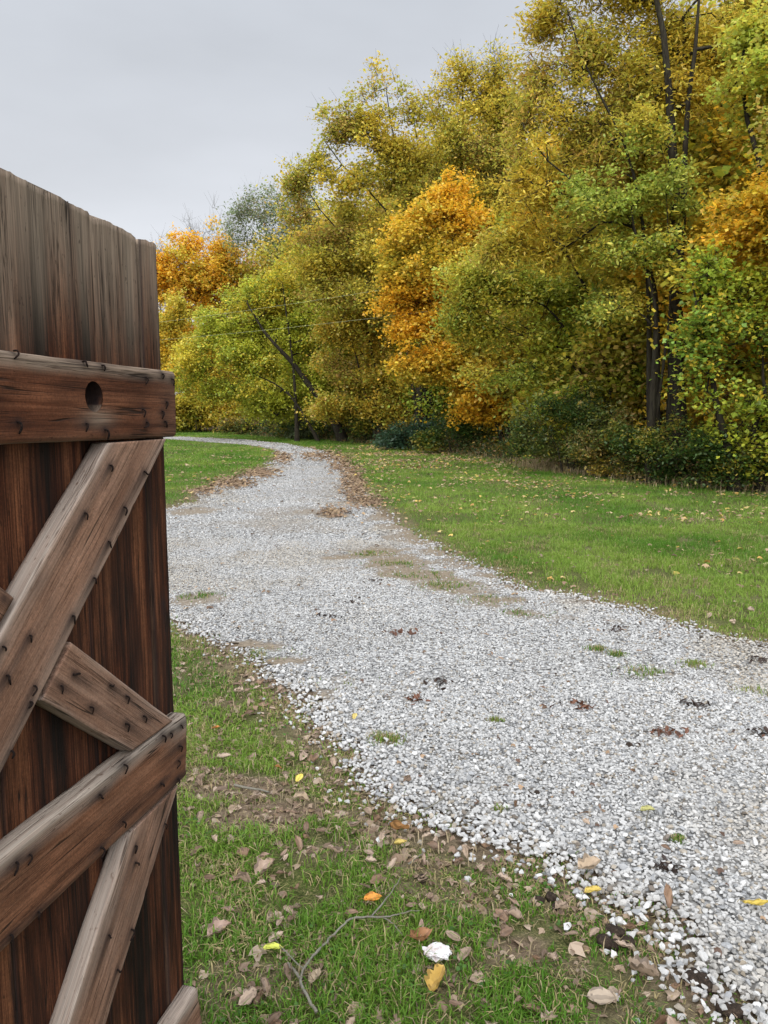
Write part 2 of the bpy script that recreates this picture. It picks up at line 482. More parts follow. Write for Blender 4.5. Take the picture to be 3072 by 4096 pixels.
# patches where the soil shows (sketch x, y, half width, half height, strength)
patches = [(900, 1870, 130, 34, .7), (1060, 1960, 100, 30, .5), (1230, 2090, 70, 40, .7), (700, 1690, 80, 22, .6), (700, 1580, 40, 26, .6), (480, 1640, 50, 14, .4), (1350, 2190, 90, 30, .6), (520, 1715, 150, 26, 0.9), (640, 1760, 170, 38, 0.95), (820, 1800, 120, 30, 0.7), (700, 1850, 110, 30, 0.55), (1120, 2075, 120, 50, 0.9), (1190, 1960, 90, 24, 0.55), (940, 1930, 130, 26, 0.5), (560, 2130, 130, 40, 0.45),
           (470, 1525, 60, 12, 0.5), (560, 1470, 50, 14, 0.6), (520, 1392, 70, 13, 0.9), (640, 1428, 55, 12, 0.8), (1000, 2150, 90, 30, 0.35), (450, 1690, 60, 25, 0.7)]
dirts = [(790, 1196, 100, 14, 1.0), (850, 1218, 95, 16, 1.0), (915, 1243, 100, 17, 1.0), (985, 1268, 95, 15, .95), (1055, 1298, 80, 12, .95), (1140, 1326, 50, 8, .8), (425, 1292, 75, 14, .85), (1395, 1458, 50, 9, .5), (735, 1474, 45, 12, .8), (835, 1604, 40, 12, .7), (722, 1108, 42, 14, 1.0), (770, 1080, 40, 14, 0.75), (830, 1120, 60, 10, 0.8), (740, 1040, 20, 30, 0.6), (900, 1165, 70, 16, 0.8), (1000, 1215, 70, 14, 0.75), (1120, 1270, 90, 10, 0.6), (1270, 1300, 80, 8, 0.5), (420, 1102, 60, 9, 0.9), (560, 1130, 150, 8, 0.35), (640, 1100, 90, 8, 0.4),
         (800, 1198, 50, 10, 0.9), (870, 1230, 60, 13, 0.85), (940, 1258, 60, 12, 0.8), (1060, 1297, 60, 10, 0.85), (420, 1290, 40, 9, 0.6), (540, 1395, 60, 12, 0.95), (620, 1428, 50, 10, 0.9), (700, 1500, 40, 14, .8), (1000, 1275, 40, 10, .7), (1180, 1335, 60, 7, .5), (1330, 1342, 40, 6, .5), (680, 1105, 60, 9, .75), (600, 1110, 90, 7, .5), (860, 1140, 60, 8, .8), (1050, 1245, 70, 8, .8), (950, 1195, 60, 10, .85), (1230, 1300, 60, 6, .6), (700, 1060, 60, 20, .3), (640, 1140, 160, 14, .35)]


def patch_mask(x, y, lst):
    m = np.zeros(len(x))
    for (cx, cy, rx, ry, s) in lst:
        c = gnd(cx, cy); a = abs(gnd(cx + rx, cy)[0] - c[0]); b = abs(gnd(cx, cy - ry)[1] - gnd(cx, cy + ry)[1]) / 2
        d = np.sqrt(((x - c[0]) / a) ** 2 + ((y - c[1]) / b) ** 2)
        m = np.maximum(m, s * (1 - sstep(0.45, 1.25, d + 0.95 * (fbm(x * 7 / max(1, c[1] / 4), y * 7 / max(1, c[1] / 4), s=21) - 0.5) * 2)))
    return m


def seg(*parts):
    return np.unique(np.concatenate([np.arange(a, b, s) for a, b, s in parts] + [np.array([parts[-1][1]])]).round(4))


# ground: one sheet to the horizon
gx = seg((-900, -100, 80), (-100, -20, 8), (-20, -7, 1.0), (-7, -2.2, 0.16), (-2.2, 3.6, 0.035), (3.6, 9, 0.16), (9, 20, 1.0), (20, 100, 8), (100, 900, 80))
gy = seg((-100, -4, 8), (-4, 1.2, 0.3), (1.2, 6.5, 0.035), (6.5, 20, 0.16), (20, 62, 0.7), (62, 200, 6), (200, 1500, 60))
X, Y = np.meshgrid(gx, gy); x, y = X.ravel(), Y.ravel()
sd_ = poly_sdf(np.stack([x, y], 1), road)
off = sstep(0.02, 0.35, sd_)


def relief(x, y, off):
    return off * ((fbm(x * 2.3, y * 2.3, s=40) - 0.5) * 0.05 + (fbm(x * 11, y * 11, s=41, o=2) - 0.5) * 0.018 + 0.012) * np.clip(1 - (y - 30) / 40, 0.2, 1)


def ground_z(x, y):
    s = poly_sdf(np.stack([x, y], 1), road)
    return relief(x, y, sstep(0.02, 0.35, s))


z = relief(x, y, off) - 0.006 * (1 - off)
bare = np.clip(np.maximum(patch_mask(x, y, patches), 0.9 * (1 - sstep(0.0, 0.25 + 0.02 * np.clip(y, 0, 40), sd_))), 0, 1)
bare = np.maximum(bare, 0.35 * sstep(0.55, 0.75, fbm(x * 1.7, y * 1.7, s=77)))
wd = wood_dist(np.stack([x, y], 1))
V = np.stack([x, y, z], 1)
nx, ny = len(gx), len(gy)
I = (np.arange(ny - 1)[:, None] * nx + np.arange(nx - 1)[None]).ravel()
F = np.stack([I, I + 1, I + 1 + nx, I + nx], 1)
tag(link('ground', mesh_from('ground', V, F, True, None, {'bare': bare, 'woodland': sstep(0.2, 1.5, wd)}), M_ground), 'grassy ground with bare soil running out to the wood', None, None, 'structure')

# driveway: a sheet just above the ground, cut along its ragged outline
dx = seg((-7, 7, 0.06)); dy = seg((0.3, 14, 0.05), (14, 24, 0.1))
Vs, Fs, off_v = [], [], 0
for (ax, ay) in ((dx, dy), (seg((-22, 3, 0.15)), seg((24, 53, 0.15)))):
    X, Y = np.meshgrid(ax, ay); x, y = X.ravel(), Y.ravel()
    e_ = road_edge(x, y)
    nx = len(ax); I = (np.arange(len(ay) - 1)[:, None] * nx + np.arange(nx - 1)[None]).ravel()
    F = np.stack([I, I + 1, I + 1 + nx, I + nx], 1)
    F = F[(e_[F].mean(1) < np.where(y[F].mean(1) < 7, -0.09, 0.0))]
    used = np.unique(F); mp_ = np.full(len(x), -1); mp_[used] = np.arange(len(used))
    zz = 0.004 + 0.006 * fbm(x[used] * 4, y[used] * 4, s=5)
    Vs.append(np.stack([x[used], y[used], zz], 1)); Fs.append(mp_[F] + off_v); off_v += len(used)
V = np.concatenate(Vs); F = np.concatenate(Fs)
dirt = np.clip(patch_mask(V[:, 0], V[:, 1], dirts) + 0.7 * (1 - sstep(0.0, 0.22, -road_edge(V[:, 0], V[:, 1]))) * 0.8, 0, 1)
tag(link('driveway', mesh_from('driveway', V, F, True, None, {'dirt': dirt}), M_drive), 'pale gravel driveway curving away beside the wood', None, None, 'structure')


def in_view(x, y, m=0.7):
    return (np.abs(x) < 0.5 * y + m) & (y > 1.35)


# ------------------------------------------------------------------ gravel stones
def hull_template(r, npts, flat):
    p = r.normal(size=(npts, 3)); p /= np.linalg.norm(p, axis=1, keepdims=True)
    p *= r.uniform(0.8, 1.05, (npts, 1))
    p *= np.array([1.0, r.uniform(0.62, 0.9), flat * r.uniform(0.8, 1.2)])
    bm = bmesh.new()
    for v in p: bm.verts.new(v)
    ret = bmesh.ops.convex_hull(bm, input=bm.verts[:])
    bmesh.ops.delete(bm, geom=[g for g in ret['geom_interior'] if isinstance(g, bmesh.types.BMVert)], context='VERTS')
    bmesh.ops.triangulate(bm, faces=bm.faces[:])
    bm.verts.index_update()
    tv = np.array([v.co[:] for v in bm.verts]); tf = np.array([[v.index for v in f.verts] for f in bm.faces])
    bm.free()
    return tv, tf


def jitter_grid(x0, x1, y0, y1, s, r):
    a, b = np.meshgrid(np.arange(x0, x1, s), np.arange(y0, y1, s))
    a = a.ravel() + r.uniform(-0.5, 0.5, a.size) * s; b = b.ravel() + r.uniform(-0.5, 0.5, b.size) * s
    return a, b


T_a = [hull_template(rng, 15, 0.62) for _ in range(18)]
T_b = [hull_template(rng, 10, 0.55) for _ in range(10)]
T_c = [hull_template(rng, 7, 0.5) for _ in range(8)]


def stone_cols(n, r):
    c = np.zeros((n, 3)); u = r.uniform(size=n)
    v = np.clip(r.normal(0.42, 0.05, n), 0.28, 0.56)
    c[:] = v[:, None] * np.array([1.0, 0.985, 0.955])
    k = u < 0.13; c[k] = (r.uniform(0.2, 0.33, k.sum()))[:, None] * np.array([0.98, 0.99, 1.0])
    k = (u > 0.16) & (u < 0.25); c[k] = r.uniform(0.22, 0.36, k.sum())[:, None] * np.array([1.0, 0.88, 0.72])
    k = u > 0.975; c[k] = r.uniform(0.07, 0.16, k.sum())[:, None] * np.array([1.0, 0.85, 0.7])
    return c


SV, SF, SC, so_ = [], [], [], 0
for (y0, y1, sp, r0, r1, T, edge_big) in [(1.35, 4.4, 0.0155, 0.0068, 0.0135, T_a, True), (4.4, 9.5, 0.0195, 0.0074, 0.0138, T_b, True), (9.5, 22, 0.038, 0.013, 0.023, T_c, False), (22, 46, 0.085, 0.024, 0.04, T_c, False)]:
    xm = 0.5 * y1 + 0.8
    x, y = jitter_grid(-xm - (6 if y1 > 30 else 0), min(xm, 6.9), y0, y1, sp, rng)
    k = in_view(x, y); x, y = x[k], y[k]
    e_ = road_edge(x, y)
    dm = patch_mask(x, y, dirts)
    keep = (e_ < 0.0) & (rng.uniform(size=len(x)) > np.clip(dm * 1.15, 0, 0.94)) & (rng.uniform(size=len(x)) < np.where(e_ > -0.1, 0.75, 1.0))
    stray = (e_ >= 0) & (e_ < 0.22) & (rng.uniform(size=len(x)) < 0.30 * np.exp(-np.clip(e_, 0, 9) / 0.06))
    keep |= stray
    x, y, e_ = x[keep], y[keep], e_[keep]
    # coarser along the edges, finer in the wheel tracks
    wheel = fbm(x * 0.8, y * 0.5, s=91)
    s = rng.uniform(r0, r1, len(x)) * np.where(rng.uniform(size=len(x)) < 0.12, 1.45, 1.0) * (0.85 + 0.4 * np.exp(np.clip(e_, -3, 0) / 0.35)) * (0.85 + 0.3 * wheel)
    z = 0.007 + s * rng.uniform(0.1, 0.38, len(x)) + 0.010 * np.exp(np.clip(e_, -3, 0) / 0.25) * (e_ < 0) * rng.uniform(0, 1, len(x))
    P = np.stack([x, y, z], 1)
    v, f, ids = scatter_templates(T, P, s, rotmats(len(x), rng, 0.42), rng)
    c = stone_cols(len(x), rng)
    tone = 0.86 + 0.24 * fbm(x * 0.9, y * 0.6, s=13)
    brn = sstep(0.5, 0.75, fbm(x * 1.3 + 9, y * 1.0, s=33))[:, None] * 0.75
    c = c * tone[:, None] * (1 - brn * np.array([0.12, 0.2, 0.32]))
    SV.append(v); SF.append(f + so_); SC.append(c[ids]); so_ += len(v)
# larger stones thrown up along the near edge
x, y = jitter_grid(-1.6, 4, 1.35, 4.6, 0.045, rng)
k = in_view(x, y); x, y = x[k], y[k]; e_ = road_edge(x, y)
k = (e_ < 0.03) & (rng.uniform(size=len(x)) < 0.08 + 0.75 * np.exp(-np.abs(e_) / 0.3)); x, y, e_ = x[k], y[k], e_[k]
s = rng.uniform(0.011, 0.0195, len(x))
P = np.stack([x, y, 0.016 + s * rng.uniform(0.3, 0.7, len(x))], 1)
v, f, ids = scatter_templates(T_a, P, s, rotmats(len(x), rng, 0.9), rng)
SV.append(v); SF.append(f + so_); SC.append((stone_cols(len(x), rng) * 1.08)[ids])
tag(link('gravel', mesh_from('gravel', np.concatenate(SV), np.concatenate(SF), False, np.concatenate(SC)), M_stone), 'crushed pale limestone covering the driveway', 'gravel', None, 'stuff')


# ------------------------------------------------------------------ grass
def blades(x, y, h, wd_, lean, col, r, segs=2):
    n = len(x)
    az = r.uniform(0, 2 * math.pi, n)
    d = np.stack([np.cos(az), np.sin(az), np.zeros(n)], 1); sdir = np.stack([-np.sin(az), np.cos(az), np.zeros(n)], 1)
    P = np.stack([x, y, ground_z(x, y) - 0.004], 1)
    up = np.array([0, 0, 1.0])
    hw = (wd_ / 2)[:, None]
    L = lean[:, None]; H = h[:, None]
    if segs == 1:
        tip = P + up * H * np.sqrt(np.clip(1 - L ** 2, 0.05, 1)) + d * H * L
        V = np.stack([P - sdir * hw, P + sdir * hw, tip], 1).reshape(-1, 3)
        F = np.arange(3 * n).reshape(-1, 3); return V, [F], col
    m = P + up * H * 0.6 + d * H * L * 0.35
    tip = P + up * H * (0.6 + 0.4 * np.sqrt(np.clip(1 - (L * 1.1) ** 2, 0, 1)) - 0.12 * L) + d * H * L * 1.15
    V = np.stack([P - sdir * hw, P + sdir * hw, m - sdir * hw * 0.8, m + sdir * hw * 0.8, tip], 1).reshape(-1, 3)
    b = np.arange(n)[:, None] * 5
    return V, [np.concatenate([b + 0, b + 1, b + 3, b + 2], 1), np.concatenate([b + 2, b + 3, b + 4], 1)], np.concatenate([col, col])


def grass_cols(x, y, r, dry):
    n = len(x)
    a = np.array([0.07, 0.17, 0.013]); b = np.array([0.2, 0.29, 0.045]); c = np.array([0.38, 0.31, 0.15])
    t = np.clip((fbm(x * .9, y * .9, s=61) - .5) * 2.2 + .45 + r.normal(0, 0.22, n), 0, 1)[:, None]
    col = a * (1 - t) + b * t
    k = r.uniform(size=n) < dry
    col[k] = c * r.uniform(0.5, 1.1, (k.sum(), 1))
    return col


GV, GF3, GF4, GC3, GC4, go = [], [], [], [], [], 0
strip = [(800, 1195, 40, 10, 0.9), (850, 1222, 50, 12, 1.0), (900, 1242, 55, 12, 1.0), (960, 1265, 50, 10, 1.0), (1050, 1297, 50, 9, 0.9), (1140, 1325, 40, 8, 0.9), (420, 1290, 30, 9, 0.8), (570, 1418, 30, 7, 0.9), (735, 1470, 26, 10, 0.8), (640, 1385, 20, 5, 0.7), (1395, 1455, 34, 9, 0.9), (1290, 1405, 22, 6, 0.6), (1330, 1418, 18, 5, 0.6), (1500, 1440, 22, 6, 0.4), (1640, 1500, 30, 12, 0.5), (835, 1600, 26, 10, 1.0), (760, 1570, 50, 16, 0.9), (480, 1360, 30, 5, 0.5)]
for (x0, x1, y0, y1, dens, h0, h1, w0, segs) in [(-1.6, 1.5, 1.35, 3.6, 18500, 0.018, 0.056, 0.0042, 2), (-2.6, 0.6, 3.6, 7.2, 8500, 0.025, 0.065, 0.005, 2), (0.3, 6.5, 4.4, 10.5, 5200, 0.03, 0.075, 0.005, 2),
                                                (-2.5, 8.5, 10.5, 20, 2300, 0.035, 0.085, 0.009, 1), (-7, 7, 20, 40, 620, 0.04, 0.09, 0.02, 1), (-18, 3, 40, 64, 260, 0.05, 0.1, 0.035, 1), (-7, -2.5, 11.5, 20, 1800, 0.035, 0.08, 0.009, 1), (-22, -3, 20, 42, 420, 0.04, 0.09, 0.022, 1)]:
    n = int((x1 - x0) * (y1 - y0) * dens)
    x = rng.uniform(x0, x1, n); y = rng.uniform(y0, y1, n)
    k = in_view(x, y, 1.0); x, y = x[k], y[k]
    e_ = road_edge(x, y); wdd = wood_dist(np.stack([x, y], 1))
    bm_ = np.clip(patch_mask(x, y, patches), 0, 1)
    cl = fbm(x * 6, y * 6, s=52) if y1 < 12 else fbm(x * 2.0, y * 2.0, s=52)
    p = sstep(-0.13, 0.12 + 0.01 * y, e_) * (1 - bm_ * 0.93) * sstep(0.25, 0.55, cl) * (1 - sstep(0.3, 1.5, wdd))
    p = np.where(y > 10, np.maximum(p, 0.45 * sstep(0, 0.5, e_) * (1 - sstep(0.3, 1.5, wdd))), p)
    k = rng.uniform(size=len(x)) < p
    x, y, e_, bm_ = x[k], y[k], e_[k], bm_[k]
    clump = fbm(x * 3, y * 3, s=53)
    h = rng.uniform(h0, h1, len(x)) * (0.6 + 0.75 * clump) * (0.55 + 0.45 * sstep(0.05, 0.6, e_)) * (1 - 0.45 * bm_)
    h = np.where(rng.uniform(size=len(x)) < 0.03, h * 1.6, h) * (0.75 + .5 * rng.uniform(size=len(x)))
    wv = w0 * rng.uniform(0.6, 1.25, len(x))
    lean = np.clip(rng.beta(2, 1.5, len(x)) * 1.1, 0.05, 0.98)
    dry = np.clip((0.10 if y1 < 8 else .07) + 0.45 * bm_ + 0.35 * (1 - sstep(0.0, 0.5, e_)) + 0.35 * sstep(0.5, 0.75, fbm(x * 2.2, y * 2.2, s=71)), 0, 0.85)
    gc_ = grass_cols(x, y, rng, dry)
    lean = np.where(gc_[:, 0] > gc_[:, 1], np.clip(lean + .45, 0, .97), lean)
    v, Fs, c = blades(x, y, h, wv, lean, gc_, rng, segs)
    GV.append(v)
    if segs == 1: GF3.append(Fs[0] + go); GC3.append(c)
    else:
        m = len(x); GF4.append(Fs[0] + go); GC4.append(c[:m]); GF3.append(Fs[1] + go); GC3.append(c[m:])
    go += len(v)
# dead blades lying flat on the bare soil and among the green
n = 26000
x = rng.uniform(-1.6, 1.6, n); y = rng.uniform(1.35, 6.5, n); k = in_view(x, y, .9); x, y = x[k], y[k]
bm_ = patch_mask(x, y, patches); e_ = road_edge(x, y)
k = (e_ > .03) & (rng.uniform(size=len(x)) < .3 + .6 * bm_); x, y = x[k], y[k]
v, Fs, c = blades(x, y, rng.uniform(.015, .06, len(x)), rng.uniform(.0025, .0045, len(x)), rng.uniform(.9, .985, len(x)), np.array([.36, .285, .17]) * rng.uniform(.35, 1.15, (len(x), 1)), rng, 2)
v[:, 2] += .006
m = len(x); GV.append(v); GF4.append(Fs[0] + go); GC4.append(c[:m]); GF3.append(Fs[1] + go); GC3.append(c[m:]); go += len(v)
tag(link('grass', mesh_from('grass', np.concatenate(GV), [np.concatenate(GF4), np.concatenate(GF3)], False, np.concatenate(GC4 + GC3)), M_grass), 'short green lawn grass with straw coloured patches', 'grass', None, 'stuff')

# clover and broad leaved weeds low in the near grass
n = 5200
x = rng.uniform(-1.3, 1.3, n); y = rng.uniform(1.4, 5.2, n)
k = in_view(x, y) & (road_edge(x, y) > 0.08) & (patch_mask(x, y, patches) < 0.35) & (fbm(x * 4, y * 4, s=88) > 0.5); x, y = x[k], y[k]
a = np.arange(6) * math.pi / 3
clv = (np.concatenate([[[0, 0, -0.12]], np.stack([np.cos(a), np.sin(a) * 0.85, np.zeros(6)], 1)]), np.array([[0, i + 1, (i + 1) % 6 + 1] for i in range(6)]))
P = np.stack([x, y, ground_z(x, y) + rng.uniform(0.012, 0.035, len(x))], 1)
v, f, ids = scatter_templates([clv], P, rng.uniform(0.004, 0.0085, len(x)), rotmats(len(x), rng, 0.6), rng)
c = np.array([0.06, 0.13, 0.024]) * rng.uniform(0.6, 1.4, (len(x), 1))
tag(link('clover', mesh_from('clover', v, f, False, c[ids]), M_grass), 'small clover leaves low among the near grass', 'clover', None, 'stuff')

# tufts of grass growing up through the gravel: each one a thing
tufts = [(800, 1198, 'brown and green', .16), (850, 1222, '', .2), (905, 1245, '', .22), (968, 1268, '', .2), (1052, 1297, '', .17), (1142, 1326, '', .13), (422, 1290, '', .16), (572, 1418, '', .14), (735, 1472, '', .13), (1395, 1456, '', .13), (1290, 1406, '', .08), (1332, 1418, '', .07), (835, 1602, '', .09), (1640, 1500, '', .12), (1070, 1560, '', .04), (1465, 1820, '', .035), (1078, 1755, '', .03), (1500, 1440, '', .1)]
for i, (px, py, _s, rad) in enumerate(tufts):
    c = gnd(px, py)
    n = int(2500 * rad * (1.0 if c[1] > 4 else 1.3))
    rr = rad * (1.5 if rad > .1 else 1) * np.sqrt(rng.uniform(size=n)) * np.where(rng.uniform(size=n) < .5, .55, 1.0); aa = rng.uniform(0, 6.283, n)
    x = c[0] + rr * np.cos(aa) * 1.25; y = c[1] + rr * np.sin(aa) * 0.9
    kk = fbm(x * 14, y * 9, s=120 + i) > (.47 if rad > .1 else .3); x, y, rr = x[kk], y[kk], rr[kk]; n = len(x)
    h = rng.uniform(0.02, 0.055, n) * (1 - 0.4 * rr / rad) * (1.0 if rad > .05 else .7)
    v, Fs, cc = blades(x, y, h, 0.0045 * rng.uniform(.6, 1.2, n) * max(1, c[1] / 5), np.clip(rng.beta(2, 1.6, n), .1, .97), grass_cols(x, y, rng, .42) * .9, rng, 2)
    v = v - c + np.array([0, 0, 0.010])
    o = link('grass_tuft', mesh_from('grass_tuft', v, Fs, False, cc), M_grass, None, tuple(c))
    tag(o, None, 'grass tuft', 'tufts of grass growing up through the gravel')
    o['label'] = {0: 'brownish tuft at the upper end of the grassy strip in the gravel', 1: 'broad tuft just below the brown end of the grassy strip', 2: 'widest green tuft midway down the grassy strip', 3: 'tuft closing the grassy strip before a gap', 4: 'tuft standing apart below the grassy strip', 5: 'small flat green tuft lowest of the line down the strip', 6: 'tuft beside the gate edge amid gravel', 7: 'bright tuft beside bare soil near the gate', 8: 'tuft on the gravel beside the near grass margin', 9: 'largest lone tuft out on the open gravel, right of centre', 10: 'faint small tuft, left of a pair on the open gravel', 11: 'tiny tuft, right of a pair on the open gravel', 12: 'dark green weed on the near gravel edge', 13: 'tuft cut by the right border of the photo', 14: 'tiny sprig alone amid the gravel in the middle', 15: 'yellowish sprig among the coarse near stones on the right', 16: 'small sprig among stones beside the near grass margin', 17: 'thin greyish tuft on the gravel towards the right border'}[i]


# ------------------------------------------------------------------ trees
def leaf_template(kind):
    if kind == 'maple':      # broad, toothed
        P = np.array([[0, 0, 0], [0.3, 0.1, -.04], [0.52, 0.42, -.1], [0.26, 0.55, -.04], [0, 1, -.12], [-0.26, 0.55, -.04], [-0.52, 0.42, -.1], [-0.3, 0.1, -.04]])
        F = np.array([[0, 1, 2, 3], [0, 3, 4, 5], [0, 5, 6, 7]])
    elif kind == 'oval':
        P = np.array([[0, 0, 0], [0.24, 0.3, -.06], [0.2, 0.68, -.1], [0, 1, -.2], [-0.2, 0.68, -.1], [-0.24, 0.3, -.06]])
        F = np.array([[0, 1, 2, 3], [0, 3, 4, 5]])
    elif kind == 'spray':    # a leaflet seen from far away
        P = np.array([[0, 0, 0], [0.36, 0.5, -.08], [0, 1, -.16], [-0.36, 0.5, -.08]])
        F = np.array([[0, 1, 2, 3]])
    else:                    # lance: narrow ash leaflet
        P = np.array([[0, 0, 0], [0.16, 0.45, -.06], [0, 1, -.2], [-0.16, 0.45, -.06]])
        F = np.array([[0, 1, 2, 3]])
    return P - np.array([0, 0.35, 0]), F


def grow(trunks, centres, r_base, r_tip, rnd):
    """connect foliage centres to the trunk: returns node positions, parents and radii"""
    N = [np.zeros(3)] * 0; pos = []; par = []; tr = []; lock = []
    for tp, rb in trunks:
        first = None
        if pos:      # a second stem leaves the first where it is nearest
            d = np.linalg.norm(np.array(pos) - tp[0], axis=1); first = int(d.argmin()) if d.min() < 0.8 else None
        for i, p in enumerate(tp):
            par.append((first if first is not None else -1) if i == 0 else len(pos) - 1)
            pos.append(p); t = i / (len(tp) - 1)
            lock.append(rb * (1 - 0.86 * t ** 0.85) * (1 + 0.5 * math.exp(-t * 14)))
    nt_ = len(pos)
    pos_a = np.zeros((nt_ + len(centres) * 6 + 10, 3)); pos_a[:nt_] = pos
    par = list(par); n = nt_
    zmin = centres[:, 2].min()
    tops = np.array(pos)
    d0 = np.array([np.linalg.norm(tops - c, axis=1).min() for c in centres])
    for ci in np.argsort(d0):
        c = centres[ci]
        dv = c - pos_a[:n]; dist = np.linalg.norm(dv, axis=1)
        cost = dist * (1 + 0.9 * np.clip(-dv[:, 2] / (dist + 1e-6) + 0.25, 0, 2))
        low = np.arange(n) < nt_
        cost = cost + np.where(low & (pos_a[:n, 2] < zmin * 0.55), 3.0, 0)
        j = int(cost.argmin()); L = dist[j]
        m = max(1, min(5, int(L / 0.35)))
        a = pos_a[j]
        prev = j
        bow = rnd.normal(0, 0.07, 3) * L + np.array([0, 0, 0.10 * L])
        for s in range(1, m + 1):
            t = s / m
            pos_a[n] = a + (c - a) * t + bow * math.sin(math.pi * t) + rnd.normal(0, 0.02, 3) * min(L, 1.5) * (s < m)
            par.append(prev); prev = n; n += 1
    pos_a = pos_a[:n]; par = np.array(par)
    cnt = np.zeros(n); leafn = np.ones(n); leafn[par[par >= 0]] = 0
    cnt += leafn
    for i in range(n - 1, nt_ - 1, -1):
        cnt[par[i]] += cnt[i]
    rad = r_tip * np.clip(cnt, 1, None) ** 0.47
    rad[:nt_] = lock
    for i in range(nt_, n):
        rad[i] = min(rad[i], rad[par[i]] * 0.92)
    return pos_a, par, rad, nt_


def wander(n, r, rb):
    """slow crooked drift of a stem, nothing at its foot"""
    t = np.linspace(0, 1, n)[:, None]
    a = r.normal(0, 1, (3, 3)) * np.array([1, 1, .15])
    return (a[0] * np.sin(t * 5.1 + r.uniform(0, 6)) + .6 * a[1] * np.sin(t * 9.7 + r.uniform(0, 6)) + .35 * a[2] * np.sin(t * 17 + r.uniform(0, 6))) * t * (.06 + rb * .3)


